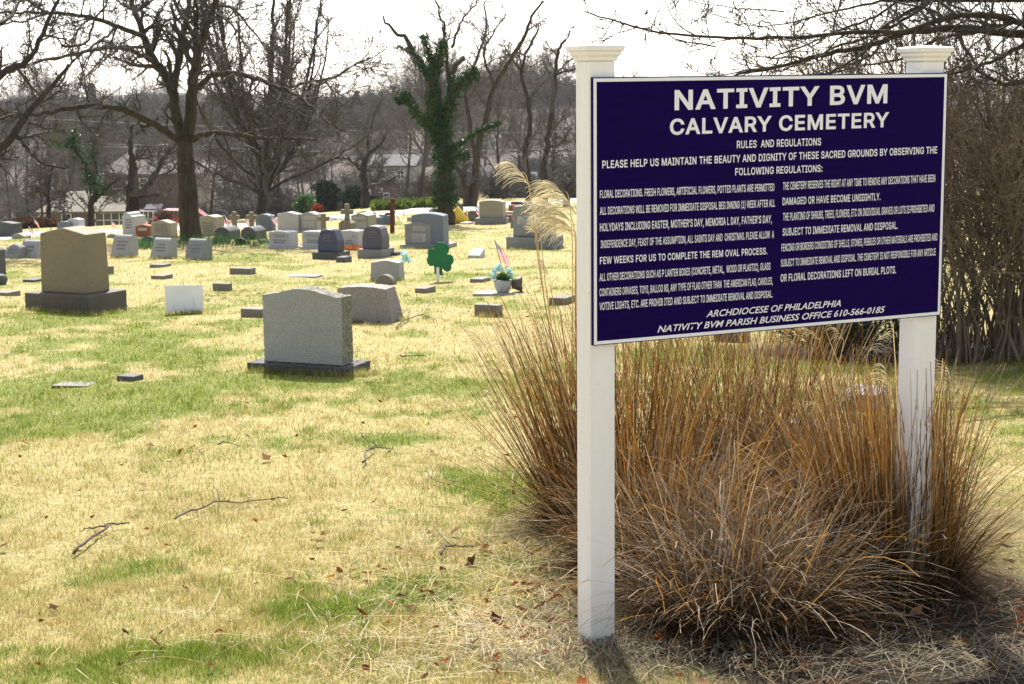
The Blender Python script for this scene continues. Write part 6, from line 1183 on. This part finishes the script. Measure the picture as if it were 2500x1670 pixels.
def clump(label, cx, cy, R, n_st, n_lf, Ls, lean, seed, dirbias=(0, 0), leafL=(.35, .8), leafbend=1.3, gray=.15, spread=.28, curl=.3):
    rr = random.Random(seed); z = zgf(cx, cy); rt = empty('ornamental_grass', (cx, cy, z), 0, label=label, cat='ornamental grass', group='clumps of tall dry ornamental grass'); o = Vector((cx, cy, z))
    def mk(cnt, leaf):
        rb = RB(); tips = []
        for _ in range(cnt):
            a = rr.uniform(0, 6.283); r = R * rr.random() ** .55; p = o + Vector((r * math.cos(a), r * math.sin(a), 0)); p.z = zgf(p.x, p.y) - .02
            t_ = r / R; out = Vector((math.cos(a), math.sin(a), 0))
            d = (Vector((0, 0, 1)) + out * spread * t_ * rr.uniform(.5, 1.5) + Vector((dirbias[0], dirbias[1], 0)) + Vector((rr.gauss(0, lean), rr.gauss(0, lean), 0))).normalized()
            if leaf:
                d = (d + Vector((rr.gauss(0, .35), rr.gauss(0, .35), 0))).normalized()
                stalk(rb, p, d, rr.uniform(*leafL), rr, rr.uniform(.4, leafbend), rr.uniform(.004, .0085), 8, gray, curl)
            else: tips.append(stalk(rb, p, d, rr.uniform(*Ls), rr, rr.uniform(.0, .35), .0062, 7, gray * .4))
        rb.v = [(x - o.x, y - o.y, zz_ - o.z) for x, y, zz_ in rb.v]
        return rb, tips
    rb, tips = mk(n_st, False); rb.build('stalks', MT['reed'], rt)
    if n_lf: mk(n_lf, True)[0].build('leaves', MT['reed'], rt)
    tb = RB()                             # matted old leaves at the foot, coloured extra dark for the shade there
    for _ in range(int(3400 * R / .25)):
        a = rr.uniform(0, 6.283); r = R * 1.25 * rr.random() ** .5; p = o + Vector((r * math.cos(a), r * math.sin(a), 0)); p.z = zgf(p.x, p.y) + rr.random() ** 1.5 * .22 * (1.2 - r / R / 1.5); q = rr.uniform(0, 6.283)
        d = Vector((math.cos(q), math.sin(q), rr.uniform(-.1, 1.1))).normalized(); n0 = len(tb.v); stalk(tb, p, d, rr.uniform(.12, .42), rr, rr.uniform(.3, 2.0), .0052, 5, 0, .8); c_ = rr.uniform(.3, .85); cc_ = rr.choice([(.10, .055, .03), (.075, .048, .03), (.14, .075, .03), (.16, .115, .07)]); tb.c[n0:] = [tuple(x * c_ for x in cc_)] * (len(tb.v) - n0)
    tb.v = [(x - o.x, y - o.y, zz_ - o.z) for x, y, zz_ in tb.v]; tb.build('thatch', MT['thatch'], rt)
    return rt, o, tips
def plume(rt, o, stem, tip, droop, L, n, seed, thick=.0028, spread=.5):
    """hairs leaving the axis stem->tip and curling over towards DROOP"""
    rr = random.Random(seed); mb = MB(); ax = (tip - stem)
    for i in range(n):
        k = rr.random(); p = stem + ax * k + Vector((0, 0, .1 * ax.length * math.sin(k * 3.1))); d = (ax.normalized() + droop * .25 + Vector((rr.gauss(0, .22), rr.gauss(0, .22), rr.gauss(0, .22))) * spread * 1.6).normalized(); l = L * rr.uniform(.5, 1.1) * (1.1 - .45 * k); pts = [p]; m = 8
        for j in range(m):
            d = (d + droop * (.10 + .34 * (j / m)) + Vector((0, 0, -.05 - .20 * (j / m))) + Vector((rr.gauss(0, .07), rr.gauss(0, .07), rr.gauss(0, .07)))).normalized(); p = p + d * l / m; pts.append(p)
        mb.tube([tuple(q - o) for q in pts], [thick * (1 - .5 * j / m) / 2 for j in range(m + 1)], 3, False)
    mb.build('plume', MT['plume'], rt)
def stem_to(rt, o, base, pts, w=.006, seed=0):
    rr = random.Random(seed); rb = RB(); Q = [base] + pts; n = len(Q); R_ = []
    for i in range(n - 1):
        a, b, c, d = Q[max(i - 1, 0)], Q[i], Q[i + 1], Q[min(i + 2, n - 1)]
        for q in range(5): t = q / 5; R_.append(.5 * ((2 * b) + (c - a) * t + (2 * a - 5 * b + 4 * c - d) * t * t + (3 * b - a - 3 * c + d) * t ** 3))
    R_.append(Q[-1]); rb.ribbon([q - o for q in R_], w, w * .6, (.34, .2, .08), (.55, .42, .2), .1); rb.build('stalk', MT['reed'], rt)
gA = gp(1405, 1285)
A, oA, _ = clump('tall dry grass clump fanning out left of the near white post', gA.x + .03, gA.y, .12, 340, 160, (.7, 1.2), .10, 41, (-.13, .0), (.4, .8), 1.0, .1, .34)
rr = random.Random(52); rb = RB()
for _ in range(26):                       # wide fan to the left, low ones almost lying
    a = math.radians(rr.uniform(160, 205)); el = math.radians(rr.uniform(12, 66)); d = Vector((math.cos(a) * math.cos(el), math.sin(a) * math.cos(el), math.sin(el))); p = oA + Vector((rr.uniform(-.15, .05), rr.uniform(-.15, .15), -.01)); stalk(rb, p, d, rr.uniform(.6, 1.05), rr, rr.uniform(.05, .4), .0055, 7)
rb.v = [(x - oA.x, y - oA.y, z - oA.z) for x, y, z in rb.v]; rb.build('outer_stalks', MT['reed'], A)
DP = depth(oA)
def zP(x, y): return (1150 + x / 4.9, 380 + y / 4.9)
for i, (sx_, sy_, tx, ty, dr, L, n, d_) in enumerate([(690, 350, 500, 110, (-.75, 0, -.45), .16, 60, 0), (1180, 560, 960, 350, (-.75, 0, -.35), .20, 80, .05), (1230, 830, 900, 560, (-.8, 0, -.3), .22, 110, -.05), (830, 950, 770, 700, (-.35, 0, -.25), .08, 34, .1), (1240, 900, 960, 730, (-.7, 0, -.5), .2, 90, .1), (1270, 700, 1060, 480, (-.7, 0, -.4), .22, 90, -.1), (780, 920, 680, 850, (-.8, 0, .0), .05, 18, .1), (1260, 1000, 1120, 820, (-.6, 0, -.6), .2, 60, .12)]):
    a, b = at(*zP(sx_, sy_), DP + d_), at(*zP(tx, ty), DP + d_); plume(A, oA, a, b, Vector(dr), L, int(n * .68), 60 + i)
    fx, fy_ = zP(sx_, sy_); mid = at(fx + (1395 - fx) * .30 + 6, fy_ + (1280 - fy_) * .33, DP + d_ * .6); stem_to(A, oA, oA + Vector((rr.uniform(-.08, .05), rr.uniform(-.1, .1), -.02)), [mid, a, a.lerp(b, .6)], .006, i)
for i, (x, y, tx, ty, L) in enumerate([(1190, 850, 1150, 810, .10), (1250, 870, 1215, 830, .10), (1330, 960, 1300, 905, .12), (1225, 1000, 1195, 960, .08), (1345, 690, 1325, 640, .09), (1300, 860, 1275, 810, .09), (1240, 920, 1200, 900, .1)]):
    a, b = at(x, y, DP + .3), at(tx, ty, DP + .3); plume(A, oA, a, b, Vector((-.5, 0, -.3)), L, 40, 90 + i, .0026); stem_to(A, oA, oA + Vector((-.1, .1, -.02)), [at(x + (1395 - x) * .4, y + (1285 - y) * .42, DP + .2), a], .005, i)
B_, oB, _ = clump('tall upright dry grass clump directly behind the near white post', gp(1530, 1290).x, gp(1530, 1290).y, .20, 400, 300, (.75, 1.30), .09, 42, (-.03, 0), (.4, .85), 1.2, .1)
C_, oC, tC = clump('tall orange brown dry grass clump under the middle of the board', gp(1800, 1230).x, gp(1800, 1230).y, .36, 720, 900, (.75, 1.25), .13, 43, (-.02, 0), (.35, .85), 1.4, .1)
D_, oD, _ = clump('low tousled dry grass clump at the front with curling leaf blades', gp(1800, 1510).x, gp(1800, 1510).y, .30, 200, 1500, (.4, .75), .2, 44, (.02, -.02), (.35, .8), 2.2, .75, .5, 1.5)
E_, oE, _ = clump('tall dry grass clump around the foot of the far white post', gp(2180, 1440).x, gp(2180, 1440).y, .23, 1000, 850, (.55, 1.0), .06, 45, (-.07, 0), (.35, .8), 1.1, .2, .13)
G_, oG, _ = clump('middle dry grass clump between the front clump and the far post', gp(2070, 1330).x, gp(2070, 1330).y, .32, 330, 1000, (.6, 1.05), .15, 46, (.0, 0), (.4, .9), 1.7, .45, .35, .6)
H_, oH, _ = clump('dry grass clump low behind the near post leaning towards the front', gp(1600, 1400).x, gp(1600, 1400).y, .26, 240, 900, (.5, 1.0), .14, 47, (.02, -.02), (.35, .8), 1.7, .35, .35, .7)
for (rt_, o_, x, y, tx, ty, L, n, fx) in [(E_, oE, 2262, 690, 2255, 615, .05, 22, 2268), (E_, oE, 2180, 790, 2130, 752, .06, 22, 2200), (C_, oC, 1985, 815, 1960, 800, .07, 26, 1900), (C_, oC, 2060, 830, 2030, 795, .07, 26, 1950), (C_, oC, 1880, 840, 1850, 800, .08, 30, 1850), (G_, oG, 2050, 990, 2070, 940, .09, 40, 2060), (E_, oE, 2170, 960, 2160, 900, .1, 34, 2200), (G_, oG, 2010, 990, 1975, 985, .08, 26, 2040), (G_, oG, 1930, 1270, 1980, 1180, .07, 22, 1990), (E_, oE, 2300, 900, 2240, 830, .13, 44, 2290), (E_, oE, 2330, 960, 2310, 900, .1, 26, 2310), (C_, oC, 2120, 860, 2170, 810, .11, 34, 2000)]:
    Dd = depth(o_) if rt_ is not E_ else depth(o_) - (.15 if y < 800 else .0)
    a, b = at(x, y, Dd), at(tx, ty, Dd); plume(rt_, o_, a, b, Vector((-.5 if tx < x else .5, 0, -.4)), L, int(n * .6), int(x + y), .0017, .6); stem_to(rt_, o_, o_ + Vector((0, -.05, -.02)), [at((x + fx) / 2, (y + 1250) / 2, depth(o_) - .1 if rt_ is not E_ else (Dd + depth(o_)) / 2), a], .005, 1)

# ------------------------------------------------------------------ litter
rb = RB(); rr = random.Random(63)
def lying(x, y, L, gray, w=.0035, a=None, arc=None):
    a = rr.uniform(0, 6.283) if a is None else a; k = rr.uniform(-1.2, 1.2) if arc is None else arc; n = 6; pts = []; z0 = rr.uniform(.008, .03); shade_k = .5 if float(mulch_shade(np.array([x]), np.array([y]))[0]) > .4 else 1  # straw on the dark ground gets a darker colour, as if shaded
    for i in range(n + 1):
        pts.append(Vector((x, y, zgf(x, y) + z0 + .02 * math.sin(i * 1.3 + x * 9)))); a += k / n; x += math.cos(a) * L / n; y += math.sin(a) * L / n
    c = rr.uniform(.75, 1.25) * shade_k; col = (.46 * c, .40 * c, .29 * c) if rr.random() < gray else (.52 * c, .38 * c, .18 * c); rb.ribbon(pts, w, w * .6, col, col, 1.57 if abs(math.sin(a)) < .7 else 0)
def region(n, fx, fy, sx_, sy_, L0, L1, gray, w=.0035):
    for _ in range(n): lying(rr.gauss(fx, sx_), rr.gauss(fy, sy_), rr.uniform(L0, L1), gray, w)
region(420, 1.75, 5.58, .55, .16, .08, .5, .8); region(330, 1.35, 5.95, .75, .38, .08, .5, .8); region(640, .05, 6.0, .42, .35, .06, .45, .75); region(300, .1, 6.9, .35, .5, .06, .5, .5); region(380, 1.2, 7.3, .7, .6, .1, .6, .4); region(420, .33, 5.72, .22, .16, .04, .22, .9, .004); region(140, 2.1, 6.2, .4, .4, .05, .4, .7)
for _ in range(230): Y = rr.uniform(5.5, 13); lying(rr.uniform(-.35 * Y, .1 * Y), Y, rr.uniform(.06, .45), .7, rr.uniform(.0025, .0045))
for _ in range(130): Y = rr.uniform(6, 11); lying(rr.gauss(-.4, .6), Y, rr.uniform(.1, .6), .5, .004)
for x, y, L, a, arc in [(700, 1500, .62, 3.05, .06), (560, 1450, .3, 2.4, 0), (880, 1350, .5, .05, .15), (300, 1610, .25, .7, 1.8), (600, 1520, .34, 1.9, 2.6), (860, 1080, .26, 3.0, -1.2), (1060, 1660, .5, .25, .1), (1240, 1590, 1.0, 3.45, .25), (1330, 1660, .5, 1.9, 0)]:
    p = gp(x, y); lying(p.x, p.y, L, 1, .0045, a, arc)
rb.build('straw_litter', MT['reed'], None, label='fallen straw stems strewn over the grass and mulched ground', cat='straw', kind='stuff')
MT['dead'] = leafy('dead_leaf', attr=True, trans=.35); rb = RB(); rr = random.Random(64)
def dleaf(x, y, sc_):
    z = zgf(x, y) + .012; c = rr.uniform(.6, 1.3); col = rr.choice([(.16, .06, .025), (.22, .075, .025), (.12, .06, .035), (.24, .14, .08)]); col = tuple(q * c for q in col); a = rr.uniform(0, 6.28); n = 9; b = len(rb.v); tx, ty = rr.gauss(0, .45), rr.gauss(0, .45)
    rb.v.append((x, y, z + .012)); rb.c.append(col)
    for i in range(n):
        q = a + i * 6.283 / n; r = sc_ * (1 if i % 2 else .55) * rr.uniform(.7, 1.2); dx, dy = math.cos(q) * r, math.sin(q) * r * .7; rb.v.append((x + dx, y + dy, z + max(-.006, .012 + dx * tx + dy * ty + rr.uniform(0, .014)))); rb.c.append(col)
    rb.f += [(b, b + 1 + i, b + 1 + (i + 1) % n) for i in range(n)]
for _ in range(120): Y = 1 / (1 / 5.4 - rr.random() * (1 / 5.4 - 1 / 26)); dleaf(rr.uniform(-.34 * Y, .2 * Y), Y, rr.uniform(.010, .024) * (1 + .02 * Y))
for _ in range(160): dleaf(rr.gauss(1.2, .7), rr.gauss(6.3, .6), rr.uniform(.02, .045))
for _ in range(90): dleaf(rr.gauss(.05, .4), rr.gauss(6.6, .7), rr.uniform(.015, .035))
for x, y in [(335, 1618), (390, 1592), (192, 1342), (3, 1348), (130, 1500), (700, 1127), (650, 1128), (1110, 1310), (370, 1098), (60, 1090), (350, 1195), (780, 1335), (1090, 1630), (1290, 1460), (1180, 1345), (1320, 1355)]: p = gp(x, y); dleaf(p.x, p.y, rr.uniform(.026, .04))
for _ in range(260): p = gp(rr.uniform(832, 880), rr.uniform(604, 612)); dleaf(p.x, p.y, .05); rb.c[-10:] = [(.40, .13, .04)] * 10
link('leaf_litter', np_mesh('leaf_litter', rb.v, rb.f, MT['dead'], rb.c), None, label='brown dead leaves scattered over the lawn and mulched ground', cat='leaves', kind='stuff')
zz3 = lambda L: [(850 + x / 4.119, 450 + y / 4.119) for x, y in L]
z55 = lambda L: [(x / 1.677, 850 + y / 1.677) for x, y in L]
def branch(label, paths, w0):
    mb = MB(); o = None; rr = random.Random(len(label))
    for pi, pts in enumerate(paths):
        Q = []
        for i, (x, y) in enumerate(pts): q = gp(x, y); q.z += (.02 if pi == 0 else .03) + (.012 * (i % 2)) * (.6 if pi else 1); Q.append(q)
        R_ = []
        for i in range(len(Q) - 1): R_ += [Q[i].lerp(Q[i + 1], k / 3) + Vector((rr.gauss(0, .006), rr.gauss(0, .006), abs(rr.gauss(0, .006)))) for k in range(3)]
        R_.append(Q[-1])
        if o is None: o = Q[0].copy()
        w_ = w0 * .5 * (1 if pi == 0 else .55); mb.tube([tuple(q - o) for q in R_], [w_ * (1 - .65 * i / len(R_)) for i in range(len(R_))], 6)
        for _ in range(5):
            i = rr.randrange(1, len(R_) - 1); d = Vector((rr.gauss(0, 1), rr.gauss(0, 1), abs(rr.gauss(0, .5)))).normalized(); mb.tube([tuple(R_[i] - o), tuple(R_[i] - o + d * w_ * 4)], [w_ * .4, w_ * .15], 4)
    mb.build('fallen_branch', MT['stick'], None, True, loc=o, label=label, cat='branch', group='fallen branches on the lawn')
branch('thin forked branch lying right of the speckled grey headstone', [zz3([(490, 1465), (560, 1400), (640, 1362), (750, 1340), (830, 1360), (900, 1400)]), zz3([(750, 1340), (790, 1280), (830, 1190), (870, 1160)]), zz3([(600, 1380), (610, 1320), (630, 1270)])], .016)
branch('long slender dark branch in the middle of the foreground lawn', [z55([(720, 717), (780, 695), (840, 668), (880, 655), (980, 648), (1080, 645), (1180, 630)]), z55([(905, 645), (880, 610), (860, 570)])], .011)
branch('short thick weathered stick beside a red brown leaf in the left foreground', [z55([(300, 858), (360, 815), (410, 780), (440, 750), (500, 738), (530, 742)]), z55([(430, 758), (380, 770), (330, 778)])], .016)
branch('tangled dark twig with leaves in the green patch before the sign', [z55([(1490, 490), (1500, 450), (1540, 420), (1610, 436)]), z55([(1540, 420), (1510, 410), (1475, 370)]), z55([(1510, 440), (1560, 425), (1590, 440)])], .012)
branch('small curved dark stick on the straw left of the near post', [z55([(1810, 870), (1830, 845), (1865, 832), (1940, 842)]), z55([(1850, 840), (1800, 790), (1770, 750)])], .012)
branch('short dark twig at the upper rim of the green patch', [z55([(890, 412), (920, 405), (985, 417)])], .009)
branch('straight pale stick in the grass right of the speckled grey headstone base', [z55([(1640, 46), (1690, 47), (1745, 42)])], .014)
branch('thin twig lying in the bright grass at the foot of the left grass clump', [z55([(1740, 530), (1770, 560), (1830, 575), (1880, 560)]), z55([(1490, 570), (1510, 530)])], .007)
for i in range(90):
    pass
# ------------------------------------------------------------------ air
mh = bpy.data.materials.new('air'); mh.use_nodes = True; hn = mh.node_tree
for x in list(hn.nodes):
    if x.type == 'BSDF_PRINCIPLED': hn.nodes.remove(x)
pv = hn.nodes.new('ShaderNodeVolumePrincipled'); pv.inputs['Color'].default_value = (.86, .88, .92, 1); pv.inputs['Density'].default_value = 0.00013; pv.inputs['Anisotropy'].default_value = 0.2
hn.links.new(pv.outputs[0], hn.nodes['Material Output'].inputs['Volume'])
mb = MB(); mb.box((-520, -45, -32), (520, 620, 26)); mb.build('haze', mh, None, label='thin pale air over the cemetery and the wood', cat='haze', kind='stuff')
sc.cycles.volume_bounces = 0; sc.cycles.volume_step_rate = 8; sc.cycles.volume_max_steps = 64
